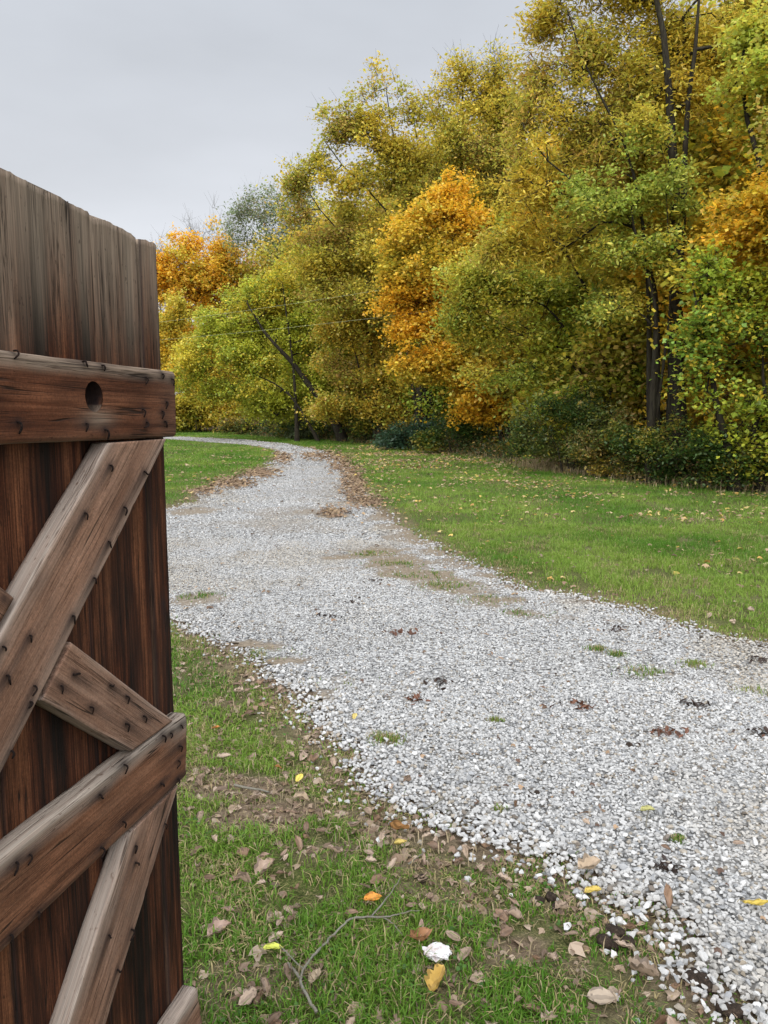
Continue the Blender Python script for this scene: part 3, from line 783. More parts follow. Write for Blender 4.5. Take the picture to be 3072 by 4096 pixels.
def build_tree(name, label, cat, base, trunks, lobes, pal, kind='maple', leaf=0.12, cover=1.6, space=0.5, r_base=0.16, r_tip=0.006, group=None, seed=0, sag=0.35, hole=0.42, twigs=0, bark=None, part='crown', stem_part='trunk', flat=0.5, thin=0.1):
    """trunks: list of (list of world points, radius). lobes: list of (centre, (rx,ry,rz)). pal: list of (rgb, weight)"""
    r = np.random.default_rng(1000 + seed)
    leaf *= .8; space *= .9
    base = np.asarray(base, float)
    trunks = [(smooth_path(np.asarray(p) - base, 12 if len(p) > 2 else 8) + wander(12 if len(p) > 2 else 8, r, rb), rb) for p, rb in trunks]
    cs = []; area = 0
    for c, rr in lobes:
        rr = np.asarray(rr, float)
        ar = 4 * math.pi * ((rr[0] * rr[1]) ** 1.6 / 3 + (rr[0] * rr[2]) ** 1.6 / 3 + (rr[1] * rr[2]) ** 1.6 / 3) ** (1 / 1.6)
        area += ar * 0.8
        n = max(6, int(1.25 * ar / space ** 2))
        for _ in range(5):      # each bough mass is itself a loose group of smaller ones
            dd = r.normal(size=3); dd /= np.linalg.norm(dd)
            r2 = rr * r.uniform(.42, .72); k2 = max(3, int(n * .27))
            d = r.normal(size=(k2, 3)); d /= np.linalg.norm(d, axis=1, keepdims=True)
            p = d * (r.uniform(0.08, 1, (k2, 1)) ** 0.5) * r2 * (0.75 + 0.5 * vnoise(d[:, 0] * 2.3 + 9, d[:, 1] * 2.3, d[:, 2] * 2.3, seed)[:, None])
            cs.append(p + dd * rr * r.uniform(.25, .62) + np.asarray(c) - base)
        for _ in range(5):      # smaller boughs standing out of the mass
            dd = r.normal(size=3) * np.array([1, .8, .8]); dd /= np.linalg.norm(dd)
            r2 = rr * r.uniform(.22, .55); n2_ = max(4, int(.5 * n * (r2[0] / rr[0]) ** 2))
            d = r.normal(size=(n2_, 3)); d /= np.linalg.norm(d, axis=1, keepdims=True)
            cs.append(d * (r.uniform(0.1, 1, (n2_, 1)) ** .5) * r2 + dd * rr * r.uniform(.8, 1.2) + np.asarray(c) - base)
    cs = np.concatenate(cs)
    g = .7 * vnoise(cs[:, 0] / (space * 2.6), cs[:, 1] / (space * 2.6), cs[:, 2] / (space * 1.15), 50 + seed) + .3 * vnoise(cs[:, 0] / (space * 1.1), cs[:, 1] / (space * 1.1), cs[:, 2] / (space * .6), 90 + seed)
    cs = cs[(g > hole * 0.9) & (cs[:, 2] > 0.2)] if (g > hole * .9).sum() > 12 and len(cs) > 40 else np.abs(cs) * np.array([0, 0, 1]) + cs * np.array([1, 1, 0])
    pos, par, rad, nt_ = grow(trunks, cs, r_base, r_tip, r)
    root = link(name, None, None, None, tuple(base)); root.empty_display_size = 0.3
    tag(root, label, cat, group)
    # wood
    Vs, F4, Fc, o_ = [], [], [], 0
    for tp, rb in trunks:
        t = np.linspace(0, 1, len(tp)); rad_t = rb * (1 - 0.86 * t ** 0.85) * (1 + 0.5 * np.exp(-t * 14))
        tp = tp.copy(); tp[0, 2] -= 0.15
        v, Fs = sweep(tp, rad_t, 9, False, 0.12, r)
        Vs.append(v); F4.append(Fs[0] + o_); o_ += len(v)
    idx = np.arange(nt_, len(pos)); big = rad[idx] > 0.03
    for sel, k in ((idx[big], 6), (idx[~big], 3)):
        if len(sel):
            v, f = tubes(pos[par[sel]], pos[sel], np.minimum(rad[par[sel]], rad[sel] * 1.35), rad[sel], k)
            Vs.append(v); F4.append(f + o_); o_ += len(v)
    leafn = np.ones(len(pos), bool); leafn[par[par >= 0]] = False
    tips = np.where(leafn)[0]
    if twigs:
        A = np.repeat(pos[tips], twigs, 0)
        dd = r.normal(size=A.shape) * np.array([0.5, 0.5, 0.35]) + np.array([0, 0, 0.75])
        dd /= np.linalg.norm(dd, axis=1, keepdims=True)
        ln = r.uniform(0.5, 1.5, (len(A), 1)) * space * 1.4
        v, f = tubes(A, A + dd * ln, np.full(len(A), r_tip * 0.8), np.full(len(A), r_tip * 0.35), 3)
        Vs.append(v); F4.append(f + o_); o_ += len(v)
    link(stem_part, mesh_from(stem_part, np.concatenate(Vs), np.concatenate(F4), True), bark or M_bark, root)
    if cover > 0:
        tv, tf = leaf_template(kind)
        la = 0.42 * leaf ** 2 * {'maple': 1.15, 'oval': 0.8, 'spray': 0.85, 'lance': 0.4}[kind]
        n_l = int(1.18 * cover * area / la)
        zf = (cs[:, 2] - cs[:, 2].min()) / (np.ptp(cs[:, 2]) + 1e-6)
        w_ = np.exp(r.normal(0, 0.5, len(cs))) * (1 - thin * zf ** 1.5); w_ /= w_.sum(); n_l = int(n_l * (1 - thin * .35))
        ci = r.choice(len(cs), n_l, p=w_)
        sg = space * 0.6
        off_ = r.normal(size=(n_l, 3)) * np.array([sg, sg, sg * flat])
        # hang sprays outward and downward from the twig
        out_c = cs - cs.mean(0); out_c[:, 2] *= .4; out_c /= np.linalg.norm(out_c, axis=1, keepdims=True) + 1e-6
        out = out_c[ci]
        # most leaves sit along thin sprigs that leave the bough outward and upward
        ms = 6
        sdir = r.normal(size=(len(cs), ms, 3)) * np.array([.8, .8, .45]) + out_c[:, None] * .55 + np.array([0, 0, .3])
        sdir /= np.linalg.norm(sdir, axis=2, keepdims=True)
        slen = space * r.uniform(.5, 1.25, (len(cs), ms)) * np.where(r.uniform(size=(len(cs), ms)) < .2, 1.7, 1.0)
        si = r.integers(0, ms, n_l); tt_ = r.uniform(.08, 1.02, n_l) ** .8
        on_sprig = r.uniform(size=n_l) < .72
        sp_ = sdir[ci, si] * (slen[ci, si] * tt_)[:, None]; sp_[:, 2] -= .22 * slen[ci, si] * tt_ ** 2
        sp_ += r.normal(size=(n_l, 3)) * leaf * .75
        off_ = np.where(on_sprig[:, None], sp_, off_)
        A_ = np.repeat(cs, ms, 0); B_ = A_ + (sdir * (slen * .95)[..., None]).reshape(-1, 3); B_[:, 2] -= .2 * slen.ravel()
        kk = r.uniform(size=len(A_)) < .55
        tv_, tf_ = tubes(A_[kk], B_[kk], np.full(kk.sum(), r_tip * .6), np.full(kk.sum(), r_tip * .3), 3)
        link('twigs', mesh_from('twigs', tv_, tf_, True), bark or M_bark, root)
        q_ = np.linalg.norm(off_[:, :2], axis=1)
        off_[:, 2] -= np.where(on_sprig, 0, sag * q_ * 0.6)
        P = cs[ci] + off_ + out * sg * 0.3
        kz = P[:, 2] > 0.12; P, ci = P[kz], ci[kz]; n_l = len(P)
        S = leaf * np.clip(r.normal(1, 0.22, n_l), 0.5, 1.6)
        v, f, ids = scatter_templates([(tv, tf)], P, S, rotmats(n_l, r, 1.25), r)
        pc = np.array([p[0] for p in pal]); pw = np.array([p[1] for p in pal], float)
        # colour drifts through the crown by cluster
        cn = vnoise(cs[:, 0] / 1.6, cs[:, 1] / 1.6, cs[:, 2] / 1.3, 300 + seed) * 0.75 + 0.25 * r.uniform(size=len(cs))
        cn = (np.argsort(np.argsort(cn)) + 0.5) / len(cs)
        edges = np.cumsum(pw / pw.sum())
        cci = np.clip(np.searchsorted(edges, np.clip(cn[ci] + r.normal(0, 0.12, n_l), 0, 0.999)), 0, len(pc) - 1)
        c = pc[cci] * np.clip(r.normal(1, 0.16, (n_l, 1)), 0.55, 1.5) * np.clip(1 + r.normal(0, 0.05, (n_l, 3)), .8, 1.2)
        link(part, mesh_from(part, v, f, False, c[ids]), M_leaf, root)
    return root


def lob(Yd, lst, depth=1.0):
    """lobes from sketch ellipses at distance Yd"""
    out = []
    for (cx, cy, rx, ry) in lst:
        m = K * Yd / FPX
        c = at(cx, cy, Yd)
        out.append((c + np.array([0, rng.uniform(-.35, .35) * rx * m, 0]), (rx * m, rx * m * depth, ry * m)))
    return out


def stem(Yd, pts, dy=None):
    """a stem that starts on the ground under pts[0] and follows the sketch points"""
    p = [at(x, y, Yd) for x, y in pts]
    p[0][2] = 0.0
    return p


OR = [((0.74, 0.45, 0.035), 3), ((0.76, 0.53, 0.06), 3), ((0.64, 0.47, 0.05), 2.5), ((0.46, 0.4, 0.05), 1.2)]
ORR = [((0.74, 0.42, 0.035), 3), ((0.76, 0.49, 0.05), 3), ((0.64, 0.37, 0.05), 1), ((0.56, 0.45, 0.055), 2)]
YE = [((0.6, 0.47, 0.06), 3), ((0.5, 0.43, 0.06), 4), ((0.38, 0.38, 0.06), 2.5), ((0.46, 0.32, 0.08), 1.3)]
YG = [((0.49, 0.5, 0.05), 3), ((0.42, 0.45, 0.05), 4), ((0.3, 0.36, 0.045), 2), ((0.6, 0.5, 0.055), 3)]
OL = [((0.5, 0.41, 0.055), 3), ((0.6, 0.42, 0.055), 3), ((0.39, 0.38, 0.055), 2.5), ((0.43, 0.29, 0.07), 1.2)]
GR = [((0.35, 0.42, 0.07), 3), ((0.46, 0.47, 0.075), 3), ((0.27, 0.33, 0.055), 2), ((0.56, 0.47, 0.065), 3)]
PG = [((0.43, 0.47, 0.07), 3), ((0.53, 0.51, 0.075), 3), ((0.61, 0.49, 0.06), 3), ((0.32, 0.37, 0.055), 2)]
GG = [((0.26, 0.31, 0.17), 3), ((0.2, 0.25, 0.13), 3), ((0.3, 0.27, 0.14), 1)]
MG = [((0.44, 0.46, 0.045), 3), ((0.33, 0.42, 0.05), 4), ((0.6, 0.47, 0.05), 1.5), ((0.22, 0.32, 0.045), 2)]
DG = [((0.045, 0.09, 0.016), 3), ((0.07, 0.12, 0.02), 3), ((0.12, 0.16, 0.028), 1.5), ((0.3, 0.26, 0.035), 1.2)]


def T(label, Yd, tr, lobes, pal, name='tree', cat='tree', front=0.0, **kw):
    stems = [(stem(Yd - front, p), rb) for p, rb in tr]
    base = stems[0][0][0]
    return build_tree(name, label, cat, base, stems, lob(Yd, lobes), pal, **kw)


T('tall orange topped maple at the far bend of the driveway', 61, [([(415, 935), (412, 760), (408, 560)], .2)], [(405, 580, 58, 78), (368, 640, 50, 75), (450, 620, 55, 75), (365, 720, 45, 60), (420, 710, 70, 70), (350, 780, 40, 60), (470, 560, 40, 60)], ORR, 'maple_tree', leaf=.22, space=1.0, seed=1, cover=1.9)
T('yellow maple low in front of the far orange maple', 56, [([(430, 938), (425, 850), (420, 760)], .15)], [(365, 770, 55, 75), (415, 760, 50, 60), (420, 820, 60, 60), (450, 860, 65, 45), (390, 880, 60, 40), (505, 885, 50, 35), (355, 860, 45, 55), (380, 700, 45, 50)], OR[1:] + YE[:2], 'maple_tree', leaf=.2, space=.9, seed=2, cover=1.9)
T('rusty orange tree between the orange maple and grey green tree', 66, [([(520, 932), (522, 700), (520, 540)], .18)], [(515, 570, 42, 60), (490, 620, 35, 50), (550, 620, 40, 50)], [((0.56, 0.25, 0.06), 2), ((0.58, 0.33, 0.06), 2), ((0.36, 0.24, 0.1), 1)], 'tree', leaf=.2, space=1.0, cover=.6, twigs=2, seed=3, bark=M_twig)
T('leafless grey tree beside the gate top', 76, [([(348, 932), (347, 700), (345, 545)], .16)], [(345, 570, 26, 52), (340, 640, 40, 60)], OR, 'bare_tree', cover=0, space=1.0, twigs=5, r_tip=.012, seed=4, bark=M_twig)
T('leafless grey treetops standing above the orange maple', 78, [([(455, 932), (455, 700), (455, 520)], .2)], [(430, 510, 32, 45), (478, 505, 30, 45), (455, 590, 60, 60)], OR, 'bare_tree', cover=0, space=1.1, twigs=5, r_tip=.012, seed=5, bark=M_twig)
T('leafless brown tree filling the gap behind the leaning locust', 68, [([(650, 935), (640, 700), (620, 560)], .2)], [(600, 590, 60, 60), (670, 560, 50, 60), (560, 650, 50, 50)], OR, 'bare_tree', cover=0, space=1.1, twigs=5, r_tip=.012, seed=6, bark=M_twig)
T('sparse grey green tree rising behind the yellow trees', 57, [([(610, 935), (605, 700), (590, 520)], .22), ([(605, 640), (630, 520), (645, 420)], .1)], [(545, 455, 50, 32), (580, 470, 50, 45), (600, 520, 50, 45), (645, 410, 36, 45), (520, 500, 30, 35), (640, 500, 40, 50)], GG, 'tree', kind='spray', leaf=.2, space=.85, cover=.5, twigs=2, seed=7, bark=M_twig)
T('yellow green locust with a dark trunk leaning left', 40, [([(745, 945), (705, 880), (640, 795), (575, 725), (540, 655)], .24), ([(640, 800), (625, 700), (610, 610)], .11), ([(690, 870), (600, 830), (510, 800)], .09)],
  [(600, 630, 60, 65), (540, 680, 70, 65), (480, 700, 60, 55), (440, 760, 48, 40), (540, 780, 85, 50), (415, 820, 45, 34), (650, 590, 40, 50), (720, 760, 50, 40), (630, 740, 75, 65), (690, 690, 45, 55), (570, 860, 100, 45), (660, 830, 70, 60), (480, 850, 60, 36), (690, 880, 45, 40)], YG, 'locust_tree', kind='spray', leaf=.15, space=.62, seed=8, cover=1.5, hole=.46, front=1.1, r_tip=.010)
T('tall yellow hickory with upswept limbs against the sky', 34, [([(905, 960), (910, 720), (925, 560), (940, 480)], .26), ([(925, 565), (890, 440), (850, 300), (835, 190)], .13), ([(925, 540), (820, 440), (740, 360), (700, 300)], .12), ([(935, 500), (920, 380), (900, 250)], .11), ([(922, 600), (800, 560), (700, 470), (660, 400)], .1)],
  [(835, 210, 50, 55), (800, 270, 65, 60), (880, 250, 45, 70), (745, 310, 48, 65), (830, 340, 75, 60), (690, 390, 45, 60), (760, 410, 60, 50), (655, 400, 28, 50), (900, 350, 55, 70), (660, 480, 45, 45), (720, 500, 55, 30), (800, 560, 95, 45), (700, 570, 75, 40), (760, 630, 90, 55), (870, 480, 50, 50), (790, 330, 55, 50), (860, 400, 55, 55), (715, 350, 42, 48), (665, 445, 42, 40), (770, 475, 60, 36), (905, 430, 45, 50), (730, 440, 45, 34)], YE, 'hickory_tree', kind='spray', leaf=.15, space=.6, cover=1.2, twigs=1, hole=.5, thin=.5, seed=9, front=.1, r_tip=.008)
T('thin topped pale yellow tree right of the hickory', 32.5, [([(1010, 965), (1015, 700), (1010, 500), (1005, 300), (1000, 180)], .22), ([(1012, 460), (1060, 330), (1085, 180)], .11), ([(1012, 480), (960, 380), (940, 260)], .1)],
  [(1000, 160, 32, 50), (1075, 150, 34, 55), (955, 230, 36, 60), (1030, 230, 50, 60), (1095, 240, 40, 70), (970, 330, 50, 60), (1050, 340, 65, 70), (1100, 380, 50, 60), (1005, 400, 55, 60), (960, 420, 45, 50), (1050, 450, 60, 55), (985, 290, 45, 60), (1060, 260, 45, 60)], YE, 'tree', kind='spray', leaf=.14, space=.55, cover=1.05, twigs=2, hole=.5, thin=.6, seed=10, r_tip=.007, front=-.5)
T('slim orange maple poking up behind the pale yellow tree', 36, [([(1080, 955), (1078, 600), (1075, 250)], .14)], [(1074, 215, 20, 38), (1080, 290, 26, 45), (1080, 420, 40, 70)], OR, 'maple_tree', kind='spray', leaf=.15, space=.55, seed=11, cover=1.2)
T('golden olive tree with low boughs over the driveway bend', 36, [([(820, 950), (815, 850), (800, 720)], .2), ([(815, 850), (770, 780), (740, 700)], .09)], [(740, 720, 65, 60), (800, 700, 60, 60), (770, 800, 80, 55), (840, 800, 60, 60), (730, 860, 65, 45), (810, 880, 80, 40), (860, 880, 50, 40)], OL, 'tree', kind='spray', leaf=.15, space=.6, seed=12, cover=1.35)
T('bright orange maple standing mid wood edge', 27.5, [([(1105, 980), (1100, 880), (1060, 700), (1000, 500)], .2), ([(1100, 860), (1010, 760), (930, 640)], .1)],
  [(975, 430, 40, 42), (925, 495, 58, 50), (990, 500, 58, 50), (885, 570, 46, 55), (950, 575, 62, 58), (878, 640, 42, 45), (925, 660, 64, 60), (985, 660, 55, 60), (905, 730, 48, 50), (960, 745, 66, 56), (950, 805, 58, 45), (1010, 825, 70, 48), (985, 870, 55, 36), (1055, 885, 62, 40), (1095, 870, 34, 46), (1010, 580, 50, 50), (862, 540, 34, 50), (870, 610, 36, 40), (945, 640, 70, 60), (900, 790, 44, 40), (1000, 780, 60, 50), (930, 560, 60, 60), (895, 700, 52, 45), (935, 712, 55, 42), (900, 755, 48, 40), (960, 640, 60, 60)], OR[:3] + OR[3:] * 1, 'maple_tree', leaf=.125, space=.5, seed=13, cover=1.7, flat=.3, hole=.45, front=.2)
T('light green elm spreading in front of the orange maple', 22, [([(1335, 1010), (1325, 860), (1300, 720), (1265, 610), (1225, 545)], .16), ([(1320, 850), (1220, 760), (1120, 700)], .08), ([(1300, 720), (1180, 660), (1060, 610)], .08)],
  [(1060, 580, 75, 45), (1010, 630, 50, 60), (1110, 640, 80, 55), (1060, 720, 75, 55), (1160, 730, 75, 60), (1120, 800, 70, 45), (1190, 840, 75, 40), (1240, 780, 70, 60), (1190, 620, 70, 55), (1260, 690, 60, 60), (1290, 820, 50, 50), (1010, 700, 40, 45)], PG, 'elm_tree', kind='oval', leaf=.12, space=.46, seed=14, cover=1.3, hole=.5, front=.7, r_tip=.008)
T('towering twin stemmed ash with olive gold leaves', 18.2, [([(1470, 1020), (1462, 860), (1460, 640), (1450, 420), (1432, 200), (1425, 0), (1420, -160)], .23), ([(1462, 660), (1475, 460), (1478, 250), (1500, 60), (1520, -120)], .14), ([(1440, 420), (1340, 300), (1270, 150), (1230, 20)], .08), ([(1455, 520), (1330, 450), (1200, 360), (1140, 280)], .08)],
  [(1200, 20, 65, 55), (1170, 130, 50, 60), (1260, 110, 75, 80), (1350, 30, 85, 90), (1340, 170, 85, 75), (1440, 60, 85, 110), (1190, 260, 75, 75), (1280, 280, 85, 75), (1150, 370, 65, 70), (1230, 410, 80, 70), (1150, 480, 65, 60), (1440, 230, 70, 80), (1240, 520, 80, 50), (1530, 120, 60, 90), (1290, -90, 120, 80), (1470, -120, 130, 90), (1360, 340, 60, 60), (1100, 520, 50, 50)], [((0.64, 0.48, 0.06), 3), ((0.55, 0.45, 0.06), 4), ((0.44, 0.41, 0.06), 2.5), ((0.54, 0.37, 0.08), 1.5)], 'ash_tree', kind='lance', leaf=.15, space=.42, cover=1.25, hole=.5, seed=15, front=.9, r_tip=.008)
T('small fresh green elm in front of the twin ash', 16.6, [([(1400, 1030), (1410, 850), (1420, 700), (1400, 560), (1360, 430)], .1), ([(1415, 620), (1450, 520), (1440, 400)], .05)],
  [(1385, 300, 36, 50), (1320, 370, 42, 36), (1420, 380, 50, 46), (1350, 440, 60, 38), (1455, 470, 38, 46), (1285, 470, 48, 32), (1390, 520, 70, 36), (1310, 560, 50, 30), (1430, 600, 52, 34), (1360, 650, 60, 32), (1270, 410, 30, 30)], GR, 'elm_tree', kind='oval', leaf=.105, space=.4, seed=16, cover=1.25, hole=.54, r_tip=.006)
T('pale green maple reaching in at the upper right', 15.6, [([(1690, 1070), (1680, 700), (1660, 400), (1630, 200), (1620, 60)], .15)], [(1600, 140, 55, 50), (1640, 220, 55, 60), (1570, 210, 55, 42), (1630, 290, 50, 36), (1690, 150, 60, 90), (1640, 70, 40, 40)], PG, 'maple_tree', leaf=.1, space=.42, seed=17, cover=1.3, flat=.36, hole=.5)
T('orange maple at the right border', 15.0, [([(1740, 1072), (1735, 800), (1700, 560)], .12)], [(1580, 435, 55, 36), (1640, 430, 60, 44), (1545, 480, 36, 26), (1610, 500, 62, 34), (1690, 470, 60, 70), (1660, 520, 50, 30)], OR, 'maple_tree', leaf=.1, space=.45, seed=18, cover=1.5, flat=.3, hole=.48)
T('brownish gold treetop in the upper right corner', 19.5, [([(1740, 1060), (1730, 600), (1690, 200), (1670, -20)], .2)], [(1650, 0, 60, 45), (1620, -70, 80, 50), (1720, 40, 70, 80), (1590, 60, 50, 45), (1560, 380, 50, 60), (1600, 260, 60, 60)], [((0.64, 0.35, 0.04), 2), ((0.46, 0.37, 0.05), 3), ((0.3, 0.3, 0.05), 2)], 'maple_tree', leaf=.11, space=.45, seed=19, cover=1.2)
T('yellow green maple with low boughs at the right border', 14.9, [([(1590, 1062), (1560, 900), (1540, 800), (1500, 690), (1480, 610)], .1), ([(1640, 1070), (1640, 900), (1650, 760)], .1)],
  [(1540, 610, 65, 50), (1610, 640, 70, 55), (1580, 710, 75, 50), (1640, 760, 60, 70), (1520, 720, 50, 55), (1560, 810, 70, 45), (1630, 870, 70, 45), (1590, 940, 55, 30), (1640, 970, 60, 30), (1690, 900, 60, 80), (1500, 800, 40, 50)], MG, 'maple_tree', leaf=.098, space=.42, seed=20, cover=1.05, flat=.36, hole=.52, r_tip=.008)
T('slim dark stemmed tree behind the light green elm', 20.5, [([(1322, 1020), (1318, 900), (1310, 780)], .1)], [(1300, 700, 80, 60), (1250, 860, 60, 40), (1340, 830, 70, 60), (1400, 760, 60, 60)], MG, 'tree', kind='oval', leaf=.12, space=.5, seed=21, cover=1.1)
T('golden sapling maple behind the twin ash', 20.5, [([(1400, 1020), (1400, 900), (1395, 760)], .08)], [(1380, 860, 60, 60), (1440, 800, 60, 60), (1390, 720, 60, 50), (1500, 760, 50, 60), (1500, 880, 50, 50)], [((0.5, 0.34, 0.03), 3), ((0.4, 0.31, 0.03), 2), ((0.2, 0.22, 0.03), 1)], 'maple_tree', leaf=.125, space=.5, seed=22, cover=1.1)

# trees out of frame on the right, so that a step to the side still shows a wood
T('yellow maple beyond the right edge of the lawn', 13.4, [([(1860, 1090), (1860, 700), (1850, 400)], .16)], [(1850, 500, 130, 120), (1850, 750, 130, 110), (1840, 300, 110, 120), (1830, 930, 100, 60)], YE, 'maple_tree', leaf=.11, space=.55, seed=23, cover=1.0)

# the deeper wood: five kinds, each tree its own copy
protos = []
for i, (pal, h, wdt, kd) in enumerate([(YE, 11, 2.6, 'spray'), (YG, 9, 2.7, 'spray'), (OR, 9.5, 2.5, 'spray'), (OL, 12, 2.9, 'spray'), (MG, 7, 2.4, 'spray')]):
    b = np.array([0, 0, 0.0])
    lb = [((rng.uniform(-.4, .4) * wdt, rng.uniform(-.4, .4) * wdt, h * t), (wdt * s * .75, wdt * s * .75, h * .17)) for t, s in ((.2, .9), (.34, 1.1), (.5, 1.15), (.66, 1.0), (.82, .7), (.42, 1.0), (.58, .9))]
    o = build_tree('woodland_tree', 'tree deep in the wood', 'tree', b, [([b, b + [.2, .1, h * .4], b + [0, 0, h * .85]], .17)], lb, pal, kind=kd, leaf=.19, space=.85, cover=.95, seed=40 + i, group='trees deep in the wood')
    protos.append(o)
used_first = set()
spots = []
edge = wood_edge[1:-1]
L = np.concatenate([[0], np.cumsum(np.linalg.norm(np.diff(edge, axis=0), axis=1))])
for row, (dep, stp, hs_) in enumerate([(3.2, 2.4, .7), (6.5, 2.7, 1.0), (11, 3.4, 1.3), (17, 4.5, 1.6)]):
    s = 0.5 + row * .8
    while s < L[-1]:
        j = min(np.searchsorted(L, s, side='right') - 1, len(edge) - 2)
        a, b_ = edge[j], edge[j + 1]; d = (b_ - a) / np.linalg.norm(b_ - a)
        nrm = np.array([d[1], -d[0]])
        if nrm[0] < 0: nrm = -nrm
        p = a + d * (s - L[j]) + nrm * (dep + rng.uniform(-.8, .8)) + d * rng.uniform(-.6, .6)
        spots.append((p, hs_ * rng.uniform(.85, 1.15)))
        s += stp * rng.uniform(.8, 1.2) * (1 + .012 * s)
words_of = ['yellow', 'yellow green', 'orange', 'olive gold', 'green and gold']
sil = np.array([(-300, 560), (340, 560), (480, 500), (560, 470), (640, 430), (760, 260), (900, 200), (1000, 170), (1130, 80), (1200, -200), (3000, -400)], float)


def copy_thing(o, loc, rz, sc):
    c = o.copy(); COL.objects.link(c); c.location = loc; c.rotation_euler = (0, 0, rz); c.scale = (sc * rng.uniform(.9, 1.1), sc * rng.uniform(.9, 1.1), sc)
    for ch in o.children:
        k = ch.copy(); COL.objects.link(k); k.parent = c
    return c


for i, (p, hs_) in enumerate(spots):
    j = int(rng.choice(5, p=[.3, .22, .12, .2, .16]))
    pxs = p[0] / p[1] * FPX + 1536
    ys = np.interp(pxs / K, sil[:, 0], sil[:, 1])
    zmax = at(pxs / K, ys, p[1])[2] - .6
    hh = [11, 9, 9.5, 12, 7][j]
    sc = min(hs_ * 1.25, zmax / hh)
    if sc < .3: continue
    if j not in used_first:
        used_first.add(j); o = protos[j]; o.location = (p[0], p[1], 0); o.rotation_euler = (0, 0, rng.uniform(0, 6.28)); o.scale = (sc, sc, sc)
    else:
        o = copy_thing(protos[j], (p[0], p[1], 0), rng.uniform(0, 6.28), sc)
    o['label'] = words_of[j] + ' tree deep in the wood behind the front row'
    o['group'] = words_of[j] + ' trees deep in the wood'
for i in range(12):      # the wood runs on past the bend, behind the gate
    j = i % 5; a = rng.uniform(0, 1)
    o = copy_thing(protos[j], (-24 - 34 * a, 70 + 22 * a + rng.uniform(0, 8), 0), rng.uniform(0, 6.28), rng.uniform(.9, 1.3))
    o['label'] = words_of[j] + ' tree of the distant wood beyond the driveway bend'; o['group'] = words_of[j] + ' trees of the distant wood beyond the bend'
for j in range(5):
    if j not in used_first:
        protos[j].location = (30 + j * 4, 40, 0)


# bushes along the foot of the wood
def bush(label, px, py, w_px, h_px, pal, seed, group=None, leaf=.085, cover=1.2, kind='oval', name='bush', dY=0.3):
    c = gnd(px, py); Yd = c[1] + dY; m = K * Yd / FPX
    base = np.array([at(px, py, Yd)[0], Yd, 0.0])
    w2, h = w_px * m, h_px * m
    lb = []
    for k in range(9):
        a = rng.uniform(-1, 1); q_ = rng.uniform(.22, .42)
        lb.append((base + np.array([a * w2 * .95, rng.uniform(-.3, .45) * w2, h * rng.uniform(.15, .85) * (1 - .35 * abs(a))]), (w2 * q_, w2 * q_, h * q_ * .8)))
    st = [([base + np.array([dx_ * .1 * w2, 0, 0]), base + np.array([dx_ * .3 * w2, .02, h * .5])], .018 + .006 * h) for dx_ in (-1, .2, 1)]
    return build_tree(name, label, 'bush', base, st, lb, pal, kind=kind, leaf=leaf * max(1, Yd / 18), cover=cover, space=.3 * max(1, Yd / 22), r_tip=.004, seed=seed, group=group, part='foliage', stem_part='stem', hole=.5, twigs=1)


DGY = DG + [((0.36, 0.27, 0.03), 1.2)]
UB = [((0.1, 0.13, 0.03), 3), ((0.16, 0.17, 0.035), 2), ((0.25, 0.18, 0.05), 2), ((0.36, 0.26, 0.03), 1)]
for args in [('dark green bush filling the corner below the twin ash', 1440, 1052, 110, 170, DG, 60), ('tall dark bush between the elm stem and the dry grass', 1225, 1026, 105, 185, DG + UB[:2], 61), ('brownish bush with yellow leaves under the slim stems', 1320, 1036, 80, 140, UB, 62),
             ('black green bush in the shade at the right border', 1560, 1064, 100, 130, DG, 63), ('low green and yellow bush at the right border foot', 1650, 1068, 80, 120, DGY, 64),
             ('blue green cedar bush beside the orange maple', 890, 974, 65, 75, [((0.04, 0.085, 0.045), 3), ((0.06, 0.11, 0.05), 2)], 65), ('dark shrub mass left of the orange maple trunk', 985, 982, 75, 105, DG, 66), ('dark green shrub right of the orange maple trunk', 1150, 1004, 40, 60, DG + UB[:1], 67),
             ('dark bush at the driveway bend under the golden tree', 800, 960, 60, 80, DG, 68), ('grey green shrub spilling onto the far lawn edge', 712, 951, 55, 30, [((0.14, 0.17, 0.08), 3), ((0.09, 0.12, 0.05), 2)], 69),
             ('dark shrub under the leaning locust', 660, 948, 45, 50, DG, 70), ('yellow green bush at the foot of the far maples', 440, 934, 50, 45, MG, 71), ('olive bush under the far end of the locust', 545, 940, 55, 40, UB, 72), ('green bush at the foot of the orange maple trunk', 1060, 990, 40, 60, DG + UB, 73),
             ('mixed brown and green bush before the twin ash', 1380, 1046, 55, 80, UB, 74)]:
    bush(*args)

# weeds and low growth at the wood's foot (nobody could count it), and the dry pale grass
n = 60000
t = rng.uniform(0, L[-1] * .8, n) ** 1.0
j = np.clip(np.searchsorted(L, t, side='right') - 1, 0, len(edge) - 2)
d = (edge[j + 1] - edge[j]) / np.linalg.norm(edge[j + 1] - edge[j], axis=1)[:, None]
nrm = np.stack([d[:, 1], -d[:, 0]], 1); nrm *= np.sign(nrm[:, :1])
inn = np.abs(rng.normal(0, 1.4, n)) + .1 - .5 * (rng.uniform(size=n) < .3) * rng.uniform(size=n)
p = edge[j] + d * (t - L[j])[:, None] + nrm * inn[:, None] + rng.normal(0, .15, (n, 2))
hgt = np.clip(rng.gamma(1.7, .27, n), .02, 2.0) * (0.1 + 1.7 * fbm(p[:, 0] * 1.1, p[:, 1] * 1.1, s=97)) * np.clip(.3 + inn / .8, .12, 1)
P = np.stack([p[:, 0], p[:, 1], hgt], 1)
tv, tf = leaf_template('oval')
